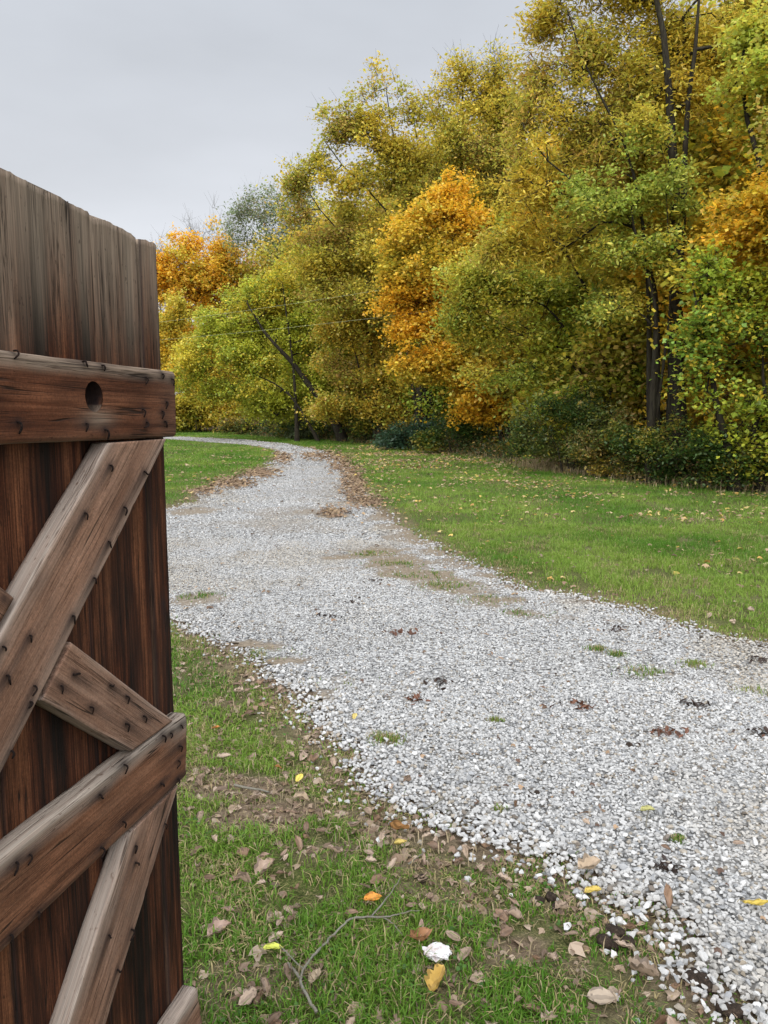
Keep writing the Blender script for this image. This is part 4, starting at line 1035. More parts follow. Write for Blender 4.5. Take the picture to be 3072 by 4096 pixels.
v, f, ids = scatter_templates([(tv, tf)], P, .066 * rng.uniform(.6, 1.5, n) * np.clip(p[:, 1] / 20, .9, 2.5), rotmats(n, rng, 1.3), rng)
pc = np.array([(0.05, 0.09, 0.025), (0.09, 0.12, 0.03), (0.2, 0.17, 0.06), (0.3, 0.2, 0.05), (0.22, 0.12, 0.05)])
c = pc[rng.choice(5, n, p=[.34, .28, .18, .1, .1])] * rng.uniform(.6, 1.4, (n, 1))
tag(link('undergrowth', mesh_from('undergrowth', v, f, False, c[ids]), M_leaf), 'weedy undergrowth along the foot of the wood', 'undergrowth', None, 'stuff')

n = 9000
t = np.concatenate([rng.normal(0, 1, n // 2) * 1.1 + np.interp(20.9, edge[:, 1], L), rng.uniform(0, L[-1] * .7, n // 2)])
t = np.clip(t, 0.01, L[-1] - .1)
j = np.clip(np.searchsorted(L, t, side='right') - 1, 0, len(edge) - 2)
d = (edge[j + 1] - edge[j]) / np.linalg.norm(edge[j + 1] - edge[j], axis=1)[:, None]
nrm = np.stack([d[:, 1], -d[:, 0]], 1); nrm *= np.sign(nrm[:, :1])
p = edge[j] + d * (t - L[j])[:, None] + nrm * (rng.normal(.25, .3, n))[:, None]
v, Fs, c = blades(p[:, 0], p[:, 1], rng.uniform(.08, .3, n) * (.4 + 1.2 * fbm(t * 1.3, t * 0, s=5)), rng.uniform(.008, .016, n), rng.uniform(.1, .8, n), np.array([.36, .28, .15]) * rng.uniform(.4, 1.1, (n, 1)), rng, 2)
tag(link('dry_grass', mesh_from('dry_grass', v, Fs, False, c), M_grass), 'tall dry straw grass where lawn meets wood', 'dry grass', None, 'stuff')

# ------------------------------------------------------------------ leaf litter too plentiful to count
LP, LS, LC = [], [], []
brown = np.array([(0.25, 0.165, 0.1), (0.3, 0.21, 0.13), (0.19, 0.12, 0.075), (0.36, 0.25, 0.14)]); gold = np.array([(0.46, 0.33, 0.09), (0.48, 0.36, 0.15), (0.42, 0.24, 0.07), (0.44, 0.33, 0.2)])
n = 19000                                  # on the right lawn, thicker towards the wood
x = rng.uniform(-6, 9, n); y = rng.uniform(6.5, 34, n)
e_ = road_edge(x, y); wq = wood_dist(np.stack([x, y], 1))
k = in_view(x, y) & (e_ > 0.1) & (wq < .6) & (rng.uniform(size=n) < np.clip(.1 + .85 * np.exp(-np.abs(wq + 1.5) / 2.6), 0, 1) * (2.0 * sstep(.35, .75, fbm(x * .9, y * .7, s=15)) + .12)); x, y = x[k], y[k]
LP.append(np.stack([x, y, ground_z(x, y) + rng.uniform(.02, .06, len(x))], 1)); LS.append(rng.uniform(.045, .09, len(x)) * np.clip(y / 16, 1, 1.8))
LC.append(np.where(rng.uniform(size=(len(x), 1)) < .4, gold[rng.integers(0, 4, len(x))], brown[rng.integers(0, 4, len(x))]))
for (cx, cy, rx, ry, m_) in [(765, 1045, 30, 45, 1100), (735, 1000, 26, 24, 500), (560, 1022, 40, 10, 700), (500, 1045, 50, 12, 700), (610, 990, 22, 12, 400), (722, 1108, 36, 13, 220), (690, 985, 40, 10, 500), (800, 1085, 40, 12, 350), (440, 1062, 40, 9, 250)]:
    a = rng.normal(0, .5, (m_, 2))
    q_ = np.array([gnd(cx + u * rx, cy + vv * ry)[:2] for u, vv in a])
    LP.append(np.stack([q_[:, 0], q_[:, 1], np.full(m_, .03) + rng.uniform(0, .02, m_)], 1)); LS.append(rng.uniform(.05, .095, m_) * np.clip(q_[:, 1] / 16, .8, 1.8)); LC.append(brown[rng.integers(0, 4, m_)] * rng.uniform(.7, 1.2, (m_, 1)) * .85)
n = 1600                                   # over the gravel and the left lawn
x = rng.uniform(-9, 4, n); y = rng.uniform(5.5, 36, n); k = in_view(x, y) & (rng.uniform(size=n) < .75); x, y = x[k], y[k]
k = (road_edge(x, y) < 0) & (rng.uniform(size=len(x)) < .45) | ((road_edge(x, y) > 0) & (x < -2.5)); x, y = x[k], y[k]
LP.append(np.stack([x, y, ground_z(x, y) + .035], 1)); LS.append(rng.uniform(.04, .07, len(x)) * np.clip(y / 16, 1, 1.8)); LC.append(brown[rng.integers(0, 4, len(x))] * rng.uniform(.6, 1.1, (len(x), 1)))
n = 15000                                  # torn brown scraps matted into the near grass and soil
x = rng.uniform(-1.5, 1.6, n); y = rng.uniform(1.4, 5.6, n); e_ = road_edge(x, y); bm_ = patch_mask(x, y, patches)
k = in_view(x, y) & (e_ > -.02) & (rng.uniform(size=n) < .16 + .5 * bm_ + .5 * np.exp(-np.abs(e_) / .12)); x, y = x[k], y[k]
LP.append(np.stack([x, y, ground_z(x, y) + rng.uniform(.006, .018, len(x))], 1)); LS.append(rng.uniform(.014, .04, len(x)) * np.where(rng.uniform(size=len(x)) < .12, 1.6, 1))
LC.append(np.array([(.26, .19, .13), (.16, .11, .075), (.34, .26, .19), (.21, .14, .09)])[rng.integers(0, 4, len(x))])
n = 900                                    # crumbs of leaf and bark over the gravel
x = rng.uniform(-2, 4, n); y = rng.uniform(1.9, 9, n); k = in_view(x, y) & (road_edge(x, y) < 0) & (fbm(x * 1.2, y * .9, s=140) > .47); x, y = x[k], y[k]
LP.append(np.stack([x, y, np.full(len(x), .026)], 1)); LS.append(rng.uniform(.012, .03, len(x))); LC.append(np.array([(.2, .13, .08), (.1, .06, .04), (.3, .2, .12)])[rng.integers(0, 3, len(x))])
P, S, C_ = np.concatenate(LP), np.concatenate(LS), np.concatenate(LC) * rng.uniform(.75, 1.2, (sum(map(len, LS)), 1))
tv, tf = leaf_template('maple'); tv = tv * np.array([1, 1, 2.5])
v, f, ids = scatter_templates([(tv, tf)], P, S, rotmats(len(P), rng, .55), rng)
tag(link('leaf_litter', mesh_from('leaf_litter', v, f, False, C_[ids]), M_dead), 'scattered fallen leaves on the lawn and along the driveway', 'leaf litter', None, 'stuff')


# ------------------------------------------------------------------ fallen leaves near the camera: each one a thing
def fallen_mesh(kind, col, r, curl):
    """a curled leaf, midrib along x, about one unit long"""
    nu, nv = 15, 9
    u = np.linspace(0, 1, nu); vv = np.linspace(-1, 1, nv)
    if kind == 'oval': hw = 0.30 * np.sin(math.pi * u ** 0.85) ** 0.75
    elif kind == 'long': hw = 0.2 * np.sin(math.pi * u ** 0.9) ** 0.7
    else: hw = 0.36 * np.sin(math.pi * u ** 0.8) ** 0.8 * (0.72 + 0.42 * np.abs(np.sin(u * 9.5)))
    hw = hw + 0.004
    U, W = np.meshgrid(u, vv, indexing='ij')
    yy = W * hw[:, None] * (1 + r.uniform(-.06, .06, U.shape))
    a1, a2, ph = r.uniform(.6, 1.4) * curl, r.uniform(-.5, 1.2) * curl, r.uniform(0, 6)
    zz = np.abs(W) ** 1.6 * hw[:, None] * a1 + (U - .5) ** 2 * a2 * .9 + .05 * curl * np.sin(U * 9 + ph + W * 2) + .02 * np.sin(np.abs(W) * 6 - U * 20)
    yy = yy * (1 - .22 * curl * np.abs(W))
    V = np.stack([U - .5, yy, zz - zz.min()], -1).reshape(-1, 3)
    i = (np.arange(nu - 1)[:, None] * nv + np.arange(nv - 1)[None]).ravel()
    F = np.stack([i, i + 1, i + 1 + nv, i + nv], 1)
    fu = (U[:-1, :-1] + .03).ravel(); fw = np.abs(.5 * (W[:-1, :-1] + W[1:, 1:])).ravel()
    c = np.array(col)[None] * (1 + .22 * (vnoise(fu * 9, fw * 7, None, int(r.integers(99))) - .5)[:, None])
    c = c * np.where(fw < .14, .72, 1)[:, None]
    c = c * np.where((vnoise(fu * 6 + 3, fw * 6, None, 5) > .78), .55, 1)[:, None]
    sv, sf = sweep(np.array([[-.5, 0, -zz.min() + zz[0, nv // 2]], [-.62, .02, .05 + zz[0, nv // 2] - zz.min()], [-.76, .05, .04]]), [.012, .009, .007], 4, False)
    return mesh_from('fallen_leaf', np.concatenate([V, sv]), np.concatenate([F, sf[0] + len(V)]), True, np.concatenate([c, np.tile(np.array(col) * .6, (len(sf[0]), 1))]))


bc = [(0.29, 0.21, 0.15), (0.38, 0.285, 0.21), (0.18, 0.115, 0.075), (0.33, 0.23, 0.17), (0.42, 0.32, 0.235), (0.23, 0.145, 0.09)]
var = [fallen_mesh(['oval', 'lobed', 'oval', 'long', 'lobed', 'oval'][i % 6], bc[i % 6], rng, [.4, .7, 1.0, 1.5, .8, .5, 1.6, 1.1][i % 8]) for i in range(14)]
for m in var: m.materials.append(M_dead)
# leaves that stand out, by their look
special = [(805, 1963, 'oval', (0.62, 0.26, 0.04), .065, .5, .4, 'bright orange leaf lying by the fork of the twig'), (647, 1695, 'oval', (0.62, 0.5, 0.1), .055, .3, 1.2, 'clean yellow leaf on the bare soil path'), (590, 2072, 'oval', (0.5, 0.52, 0.08), .06, .5, .2, 'lime yellow leaf in the grass left of the twig'),
           (1636, 1973, 'long', (0.52, 0.38, 0.07), .085, .4, -.5, 'mustard leaf lying on the gravel at the right border'), (1398, 1766, 'oval', (0.35, 0.33, 0.12), .06, .6, .1, 'olive green leaf flat on the gravel'), (947, 2140, 'lobed', (0.52, 0.34, 0.09), .085, 1.1, 1.0, 'curled amber leaf below the crumpled white tissue'),
           (905, 2050, 'oval', (0.34, 0.17, 0.08), .085, 1.2, .6, 'rust brown leaf leaning beside the crumpled white tissue'), (860, 1808, 'long', (0.36, 0.19, 0.07), .08, 1.6, .1, 'rolled cinnamon leaf on the bare soil by the gravel'), (766, 1560, 'oval', (0.56, 0.44, 0.14), .05, .6, 1.4, 'pale yellow leaf upright at the gravel margin'),
           (1275, 1893, 'lobed', (0.42, 0.32, 0.22), .09, .8, .2, 'wide tan leaf on the lip of the gravel bank'), (1440, 1965, 'long', (0.36, 0.24, 0.16), .09, 1.2, 1.35, 'pinkish brown leaf tilted up against the near stones'), (865, 1842, 'oval', (0.5, 0.38, 0.1), .05, .6, .3, 'small yellow leaf on soil between grass and gravel'),
           (1280, 1945, 'oval', (0.5, 0.37, 0.08), .06, .9, .2, 'yellow brown leaf in the grass beside the gravel lip'), (1390, 2120, 'lobed', (0.25, 0.185, 0.13), .085, .8, -.6, 'large grey brown leaf with a torn edge, lower right grass'), (1300, 2175, 'oval', (0.34, 0.27, 0.2), .085, .35, 0, 'broad flat tan leaf at the bottom border'),
           (575, 1900, 'lobed', (0.36, 0.26, 0.19), .09, .9, .9, 'large folded brown leaf standing in the tall grass'), (683, 2140, 'oval', (0.36, 0.28, 0.19), .065, .5, 1.3, 'broad tan leaf beside the twig fork'), (475, 2030, 'lobed', (0.34, 0.235, 0.18), .08, 1.0, .5, 'pinkish lobed leaf near the gate foot'), (650, 1742, 'oval', (0.36, 0.27, 0.18), .07, .8, .1, 'long pale brown leaf across the bare soil path'),
           (600, 1670, 'oval', (0.45, 0.22, 0.08), .035, .8, .1, 'tiny orange brown leaf beyond the bare soil'), (468, 1588, 'long', (0.5, 0.2, 0.05), .04, .9, .1, 'small reddish leaf in the grass by the middle rail')]
SPC = np.array([gnd(s[0], s[1])[:2] for s in special])
for (px, py, kd, col, sz, curl, rz, lab) in special:
    c = gnd(px, py); me = fallen_mesh(kd, col, rng, curl)
    on = road_edge(c[:1], c[1:2])[0] < 0
    o = link('fallen_leaf', me, M_dead, None, (c[0], c[1], ground_z(c[:1], c[1:2])[0] + (.03 if on else .022)))
    o.scale = (sz,) * 3; o.rotation_euler = (rng.uniform(-.35, .35), rng.uniform(-.35, .35), rz)
    tag(o, lab, 'leaf')
n_made = 0
for (n, x0, x1, y0, y1, where) in [(215, -1.2, 1.2, 1.5, 4.4, 'grass'), (34, 0, 3, 1.9, 5.5, 'gravel'), (70, 1.6, 5, 4.9, 8.5, 'lawn')]:
    made, tries = 0, 0
    while made < n and tries < 6000:
        tries += 1
        x, y = rng.uniform(x0, x1), y0 + (y1 - y0) * rng.uniform() ** 1.15
        if not (abs(x) < .5 * y + .08): continue
        if where == 'grass' and x < -0.27 * y: continue
        e = road_edge(np.array([x]), np.array([y]))[0]
        if (where == 'gravel') != (e < -0.05) or (where != 'gravel' and e < .05): continue
        if where == 'lawn' and x < 0.3: continue
        if where == 'grass' and vnoise(np.array([x * 3.0]), np.array([y * 3.0]), None, 7)[0] < rng.uniform(.05, .6): continue
        if np.min(np.hypot(SPC[:, 0] - x, SPC[:, 1] - y)) < .05: continue
        sz = rng.uniform(.028, .066) * (1.0 if where != 'gravel' else .75)
        o = link('fallen_leaf', var[int(rng.integers(len(var)))], None, None, (x, y, ground_z(np.array([x]), np.array([y]))[0] + (.026 if where == 'gravel' else rng.uniform(.010, .028))))
        o.scale = (sz, sz * rng.uniform(.7, 1.15), sz * rng.uniform(.45, 1.0)); o.rotation_euler = (rng.normal(0, .35), rng.normal(0, .35), rng.uniform(0, 6.28))
        tag(o, {'grass': 'dry brown leaf lying in the near grass and soil', 'gravel': 'dry brown leaf lying out on the open gravel', 'lawn': 'dry brown leaf on the lawn across the driveway'}[where], 'leaf',
            {'grass': 'dry brown leaves in the near grass', 'gravel': 'dry brown leaves out on the gravel', 'lawn': 'dry brown leaves on the lawn across the driveway'}[where])
        made += 1

# ------------------------------------------------------------------ twig, sticks, stones, clods, tissue
def chain(pts, n, lift):
    p = np.array([gnd(a, b) for a, b in pts]); p = smooth_path(p, n)
    p[:, 2] = ground_z(p[:, 0], p[:, 1]) + lift
    return p


zx = lambda a, b: ((600 + a * .7836) / K, (2600 + b * .7836) / K)
main = chain([zx(*t) for t in [(850, 1910), (800, 1830), (768, 1745), (788, 1690), (860, 1600), (940, 1510), (1040, 1435), (1130, 1415)]], 40, .03)
Vt, Ft, o_ = [], [], 0
for path, r0, r1 in [(main, .0043, .0031), (chain([zx(*t) for t in [(1130, 1415), (1195, 1345), (1255, 1275), (1278, 1235)]], 14, .036), .003, .0012), (chain([zx(*t) for t in [(1125, 1416), (1200, 1412), (1290, 1395), (1375, 1380)]], 14, .034), .0028, .0012),
                     (chain([zx(*t) for t in [(770, 1745), (735, 1700), (700, 1662)]], 8, .03), .0042, .0036), (chain([zx(*t) for t in [(1190, 1412), (1240, 1440), (1290, 1500)]], 8, .03), .0022, .0012), (chain([zx(*t) for t in [(790, 1690), (740, 1650), (680, 1590), (640, 1530)]], 10, .026), .0024, .0012)]:
    path = path + rng.normal(0, .0012, path.shape)
    v, Fs = sweep(path, np.linspace(r0, r1, len(path)) * rng.uniform(.88, 1.15, len(path)), 7, False)
    Vt.append(v); Ft.append(Fs[0] + o_); o_ += len(v)
tag(link('twig', mesh_from('twig', np.concatenate(Vt), np.concatenate(Ft), True), M_pale), 'long forked grey twig lying in the near grass', 'twig')
for lab, pts, rr in [('short pale stick on the bare soil path', [zx(430, 735), zx(520, 748), zx(610, 760)], .006), ('thin brown stick at the near gravel margin', [zx(1400, 850), zx(1460, 815), zx(1500, 790)], .004), ('thin bent stick among the stones', [(1395, 1800), (1398, 1775), (1402, 1755)], .003), ('thin grey stick by the brown clods in the grass', [zx(1320, 1165), zx(1360, 1120), zx(1400, 1085)], .003)]:
    p = chain(pts, 12, .028)
    v, Fs = sweep(p + rng.normal(0, .001, p.shape), np.linspace(rr, rr * .6, 12), 6, True)
    tag(link('stick', mesh_from('stick', v, Fs, True), M_pale), lab, 'stick')

q = NT('dark_clod'); cc = q.coord(); n_ = q.noise(cc, 90, 5, .7)
M_clod = q.principled(q.ramp(n_, [(.3, (.012, .009, .007)), (.55, (.04, .028, .02)), (.75, (.1, .07, .05))]), .9, q.bump(n_, 1.0, .01), .15)


def blob(r, s, flat=.75):
    bm = bmesh.new(); bmesh.ops.create_icosphere(bm, subdivisions=3, radius=1)
    v = np.array([a.co[:] for a in bm.verts]); f = np.array([[a.index for a in g.verts] for g in bm.faces]); bm.free()
    k = int(r.integers(999))
    d = 1 + .5 * (fbm(v[:, 0] * 1.6 + 5, v[:, 1] * 1.6, v[:, 2] * 1.6, k) - .5) + .22 * (fbm(v[:, 0] * 6, v[:, 1] * 6, v[:, 2] * 6, k + 1) - .5)
    return v * d[:, None] * np.array([1, .85, flat]) * s, f


for lab, items in [('in the cluster of round droppings on grass beside the gravel', [(1305, 2040, .034), (1335, 2022, .03), (1318, 2012, .026), (1355, 2042, .03), (1328, 2046, .026)]), ('in the dark crumbled heap near the lower right corner', [(1490, 2120, .03), (1515, 2128, .034), (1500, 2108, .024), (1530, 2138, .026)]),
                   ('at the bottom right corner among stones', [(1565, 2188, .03), (1590, 2192, .03), (1580, 2180, .022)]), ('in the dark clump beside the pale tan leaf', [(1165, 1950, .022), (1190, 1944, .026), (1200, 1962, .02)]), ('alone by the leaf in the middle grass', [(912, 1910, .024)]),
                   ('on the open gravel, darkest of the lone ones', [(1360, 1614, .024), (1378, 1612, .02)]), ('on the gravel beside the near stones', [(1145, 1722, .022), (1160, 1716, .018)])]:
    for (px, py, s) in items:
        c = gnd(px, py); s *= .78; v, f = blob(rng, s)
        o = link('clod', mesh_from('clod', v, f, True), M_clod, None, (c[0], c[1], ground_z(c[:1], c[1:2])[0] + s * .45)); o.rotation_euler = (0, 0, rng.uniform(0, 6))
        tag(o, 'dark brown clod ' + lab, 'clod', 'dark clods ' + lab if len(items) > 1 else None)

# dark and rusty scraps of dead leaves on the gravel
for lab, px, py, rx, n in [('dark leaf scraps in a thin line on the mid gravel', 760, 1305, 26, 14), ('dark scraps left of the thin line on mid gravel', 700, 1335, 26, 16), ('rusty scraps on the gravel right of the near grass', 895, 1518, 22, 18), ('rusty scraps, leftmost of the row on open gravel', 1250, 1535, 40, 26), ('dark tangle of scraps towards the right, on open gravel', 1500, 1527, 22, 20),
                           ('reddish brown scraps beside the lone dark clods', 1440, 1590, 44, 30), ('dark scraps cut by the right border', 1640, 1588, 30, 26), ('dark scraps near the far right lawn edge', 1330, 1365, 26, 18), ('brown scraps on gravel above the near grass', 940, 1480, 40, 16), ('dark scraps at the right border below the lawn edge', 1640, 1430, 30, 22), ('brown scraps around the near stones', 1450, 1885, 30, 22), ('dark scraps beneath the grassy strip', 815, 1258, 26, 14), ('reddish scraps in the middle of the gravel', 870, 1372, 44, 20)]:
    c = gnd(px, py); m = K * c[1] / FPX
    P = np.stack([rng.standard_t(3, n) * rx * m * .5, rng.standard_t(3, n) * rx * m * .3, rng.uniform(.022, .036, n)], 1)
    tv, tf = leaf_template('oval')
    v, f, ids = scatter_templates([(tv * np.array([1, 1, 3]), tf)], P, rng.uniform(.02, .05, n), rotmats(n, rng, .9), rng)
    base_c = np.array((0.10, 0.045, 0.025) if ('rust' in lab or 'red' in lab) else (0.045, 0.03, 0.022))
    tag(link('leaf_scraps', mesh_from('leaf_scraps', v, f, False, (base_c * rng.uniform(.5, 1.6, (n, 1)))[ids]), M_dead, None, (c[0], c[1], 0)), lab, 'leaf scraps', 'patches of dead leaf scraps on the gravel')

# white stones strayed onto the grass
for (px, py, s) in [(1225, 2010, .022), (1325, 2000, .02), (1345, 2002, .018), (1310, 2060, .014), (1085, 1895, .014), (1165, 1900, .018), (1105, 1940, .012), (1010, 1908, .016), (820, 1832, .02), (905, 1785, .014), (930, 1540, .018), (430, 1620, .016), (700, 1590, .02), (1250, 1945, .016), (1420, 2030, .02), (1395, 2035, .018), (1370, 2105, .016), (745, 1612, .02), (760, 1578, .016), (1190, 1905, .015)]:
    c = gnd(px, py); tv, tf = T_a[int(rng.integers(len(T_a)))]
    o = link('stone', mesh_from('stone', tv * s, tf, False, np.full((len(tf), 3), rng.uniform(.44, .56)) * np.array([1, .99, .97])), M_stone, None, (c[0], c[1], ground_z(c[:1], c[1:2])[0] + s * .7)); o.rotation_euler = (rng.uniform(-.4, .4), rng.uniform(-.4, .4), rng.uniform(0, 6))
    tag(o, 'white stone strayed onto the near grass', 'stone', 'white stones strayed onto the near grass')

# crumpled tissue
bm = bmesh.new(); bmesh.ops.create_icosphere(bm, subdivisions=4, radius=1)
v = np.array([a.co[:] for a in bm.verts]); f = np.array([[a.index for a in g.verts] for g in bm.faces]); bm.free()
rg = lambda f, k: 1 - np.abs(2 * vnoise(v[:, 0] * f + 3, v[:, 1] * f, v[:, 2] * f, k) - 1)
v = v * (.45 + .65 * rg(1.9, 12) ** 2 + .4 * rg(4.3, 14) ** 2 + .1 * rng.uniform(size=len(v)))[:, None] * np.array([.034, .026, .013])
q = NT('tissue_paper'); cc = q.coord(); n_ = q.noise(cc, 45, 4)
M_tis = q.principled(q.ramp(n_, [(.35, (.4, .33, .31)), (.5, (.52, .49, .49)), (.65, (.58, .57, .575))]), .9, q.bump(n_, .6, .004), .1)
c = gnd(942, 2072)
tag(link('tissue', mesh_from('tissue', v, f, False), M_tis, None, (c[0], c[1], ground_z(c[:1], c[1:2])[0] + .022)), 'crumpled white paper tissue lying in the near grass', 'tissue')

# ------------------------------------------------------------------ the two pale cables strung in front of the trees
q = NT('pale_cable'); M_cable = q.principled((.34, .36, .22), .6)
for lab, a, b in [('upper pale cable strung in front of the trees', (702, 1278), (1760, 1127)), ('lower pale cable strung in front of the trees', (702, 1352), (1740, 1248))]:
    ka = lambda p: (p[0] / K, p[1] / K)
    A, B = at(*ka(a), 30.0), at(*ka(b), 27.0)
    d = B - A
    t = np.linspace(-.45, 1.02, 40)
    P = A + d * t[:, None]; P[:, 2] -= .10 * 4 * (t + .45) * (1.02 - t) / 2.16
    P[:, 2] += .06
    v, Fs = sweep(P, np.full(40, .0032), 5, True)
    tag(link('cable', mesh_from('cable', v, Fs, True), M_cable), lab, 'cable')

# ------------------------------------------------------------------ the old plank gate
ga = R(12.7)
gate = link('plank_gate', None); gate.location = (-0.47872, 1.75, 0); gate.rotation_euler = (0, 0, math.pi / 2 - ga)
tag(gate, 'old brown plank gate with nailed rails and crossed braces, standing open', 'gate')


def lens_pt(px, py, off=0.0):
    """gate-local (u, z) of a photograph pixel on the plane `off` metres in front of the rail faces"""
    u = np.array([math.sin(ga), math.cos(ga), 0]); n = np.array([math.cos(ga), -math.sin(ga), 0])
    d = ray(px, py); P0 = np.array([-0.47872, 1.75, 0]) + n * off
    O = np.array([0, 0, EYE]); t = np.dot(P0 - O, n) / np.dot(d, n); q_ = O + d * t
    return float(np.dot(q_ - np.array([-0.47872, 1.75, 0]), u)), float(q_[2])


def plank(name, mat, a, b, width, thick, yfront, seed, parent, rnd=.004, cut0=None, cut1=None, wx=.3, ragged0=0., ragged1=0., nails=(), wxf=None, edge_wander=.002, step=.0065, cell=.0048, edgew=1, hole=None, taper=0., nick=None):
    """a plank whose centre line runs a->b in the gate's (u,z) plane; front face at y = yfront (towards -y). cut0/cut1: slope of the end cut (along shift per unit across)"""
    r = np.random.default_rng(500 + seed)
    a, b = np.array(a, float), np.array(b, float); Ln = np.linalg.norm(b - a); t = (b - a) / Ln; nn = np.array([-t[1], t[0]])
    hw = width / 2
    nf = max(8, int(width / cell)); ns = 5
    # ring of the cross-section: (across, depth 0 front .. thick)
    ac = np.linspace(-hw + rnd, hw - rnd, nf)
    ring = [(x_, 0.0) for x_ in ac]
    for q_ in (22, 45, 68, 90): ring.append((hw - rnd + rnd * math.sin(R(q_)), rnd - rnd * math.cos(R(q_))))
    for d_ in np.linspace(rnd, thick, ns + 1)[1:]: ring.append((hw, d_))
    ring.append((-hw, thick))
    for d_ in np.linspace(thick, rnd, ns + 1)[1:]: ring.append((-hw, d_))
    for q_ in (68, 45, 22): ring.append((-hw + rnd - rnd * math.sin(R(q_)), rnd - rnd * math.cos(R(q_))))
    ring = np.array(ring); k = len(ring)
    nl = max(6, int(Ln / step))
    s = np.linspace(0, 1, nl + 1)
    S, ci = np.meshgrid(s, np.arange(k), indexing='ij')
    acx, dep = ring[ci, 0], ring[ci, 1]
    so = r.uniform(0, 50)
    along0 = S * Ln
    wand = edge_wander * 2 * (fbm(along0 * 7 + so, np.sign(acx) * 3.0 + so, s=seed) - .5) * 2
    if nick is not None:   # a chipped stretch of edge: (along, which side, length, depth)
        for (nk, sd__, nln, ndp) in nick:
            wand = wand - np.where(np.sign(acx) == sd__, ndp * np.exp(-((along0 - nk) / nln) ** 2) * (.6 + .8 * vnoise(along0 * 90, along0 * 0, s=seed)), 0)
    acx2 = acx * (1 + wand / hw) * (1 - taper * S)
    # end cuts and ragged ends
    e0 = (cut0 or 0) * acx + (ragged0 * (fbm(acx * 60 + so, dep * 8, s=seed + 3) - .5) * 2 - ragged0 * 1.8 * sstep(.62, .8, vnoise(acx * 45 + so, acx * 0 + 3, s=seed + 9)))
    e1 = (cut1 or 0) * acx + (ragged1 * (fbm(acx * 60 - so, dep * 8, s=seed + 4) - .5) * 2 - ragged1 * 1.8 * sstep(.62, .8, vnoise(acx * 45 - so, acx * 0 + 8, s=seed + 8)))
    along = along0 + e0 * (1 - S) + e1 * S
    # surface relief along the grain
    g1 = (fbm(along * 3 + so, acx * 150, s=seed + 5, o=2) - .5) * .0008 + (fbm(along * 2 + so, acx * 22, s=seed + 6) - .5) * .0009
    dd = dep + np.where(dep < rnd + 1e-6, g1, 0)
    U = a[0] + t[0] * along + nn[0] * acx2; Z = a[1] + t[1] * along + nn[1] * acx2; Yy = yfront + dd
    # attributes
    grain = np.stack([along + so, acx + so * .37, dep + .5 * so], -1)
    edge_d = np.minimum(hw - np.abs(acx), 1)
    n_w = fbm(along * 6 + so, acx * 20, s=seed + 11)
    W = np.full(U.shape, wx * .4) + wx * .9 * (n_w - .5) + edgew * .9 * np.exp(-edge_d / .006) * (.4 + n_w) * (.3 + wx) + np.where(dep > rnd * .6, .25, 0)
    if wxf is not None: W = W + wxf(U, Z, acx / hw)
    stain_shade = np.zeros(U.shape) if edgew else .8 * np.exp(-(edge_d / .005) ** 2)  # boards: dark rim along each edge, so the seams show
    down = 1 if t[1] < -.2 else (-1 if t[1] > .2 else 0)
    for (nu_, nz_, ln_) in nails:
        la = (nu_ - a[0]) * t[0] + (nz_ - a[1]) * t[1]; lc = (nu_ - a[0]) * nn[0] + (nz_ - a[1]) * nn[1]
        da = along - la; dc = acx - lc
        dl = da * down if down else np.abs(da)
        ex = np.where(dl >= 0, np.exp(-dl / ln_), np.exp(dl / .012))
        stain_shade = np.maximum(stain_shade, .95 * ex * np.exp(-(dc / (.0085 + .004 * r.uniform())) ** 2))
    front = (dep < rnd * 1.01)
    stain_shade = np.clip(stain_shade * front, 0, 1)
    V = np.stack([U, Yy, Z], -1).reshape(-1, 3)
    i, j = np.meshgrid(np.arange(nl), np.arange(k), indexing='ij'); j2 = (j + 1) % k
    F = np.stack([i * k + j, (i + 1) * k + j, (i + 1) * k + j2, i * k + j2], -1).reshape(-1, 4)
    Vx, Gx, Wx, Sx = V, grain.reshape(-1, 3), np.clip(W, 0, 1).ravel(), stain_shade.ravel()
    Fx = [F]
    if hole is not None:
        hu, hz, hr = hole
        d = np.hypot(V[:, 0] - hu, V[:, 2] - hz); fr = front.ravel()
        fc = V[F].mean(1)
        kill = (np.hypot(fc[:, 0] - hu, fc[:, 2] - hz) < hr) & fr[F].all(1)
        mv = np.zeros(len(V), bool); mv[F[kill].ravel()] = True
        F = F[~kill]
        usedv = np.zeros(len(V), bool); usedv[F.ravel()] = True
        mv = mv & usedv
        Vx = V.copy()
        wob = np.full(len(V), hr)
        Vx[mv, 0] = hu + (V[mv, 0] - hu) / d[mv] * wob[mv]; Vx[mv, 2] = hz + (V[mv, 2] - hz) / d[mv] * wob[mv]
        hn = 40; aa = np.arange(hn) * 2 * math.pi / hn
        rr_ = np.full(hn, hr * 1.02)
        tub = np.concatenate([np.stack([hu + rr_ * np.cos(aa), np.full(hn, yfront + dpt), hz + rr_ * np.sin(aa)], 1) for dpt in (.0015, .012, thick * .97)])
        q_ = np.arange(hn); q2 = (q_ + 1) % hn; o0 = len(Vx)
        Fh = np.concatenate([np.stack([q_, q2, q2 + hn, q_ + hn], 1), np.stack([q_ + hn, q2 + hn, q2 + 2 * hn, q_ + 2 * hn], 1)]) + o0
        cap_ = (np.arange(hn) + 2 * hn + o0)[None]
        Vx = np.concatenate([Vx, tub]); Gx = np.concatenate([Gx, tub * np.array([1, 9, 1])]); Wx = np.concatenate([Wx, np.where(tub[:, 2] < hz - hr * .5, .75, .05)]); Sx = np.concatenate([Sx, np.concatenate([np.where(aa > math.pi, .15, .8), np.where((aa > 3.6) & (aa < 5.8), .5, .97), np.full(hn, 1.0)])])  # shade painted into the hole: darkest deep inside, lower wall left pale
        Fx = [F, Fh, cap_]
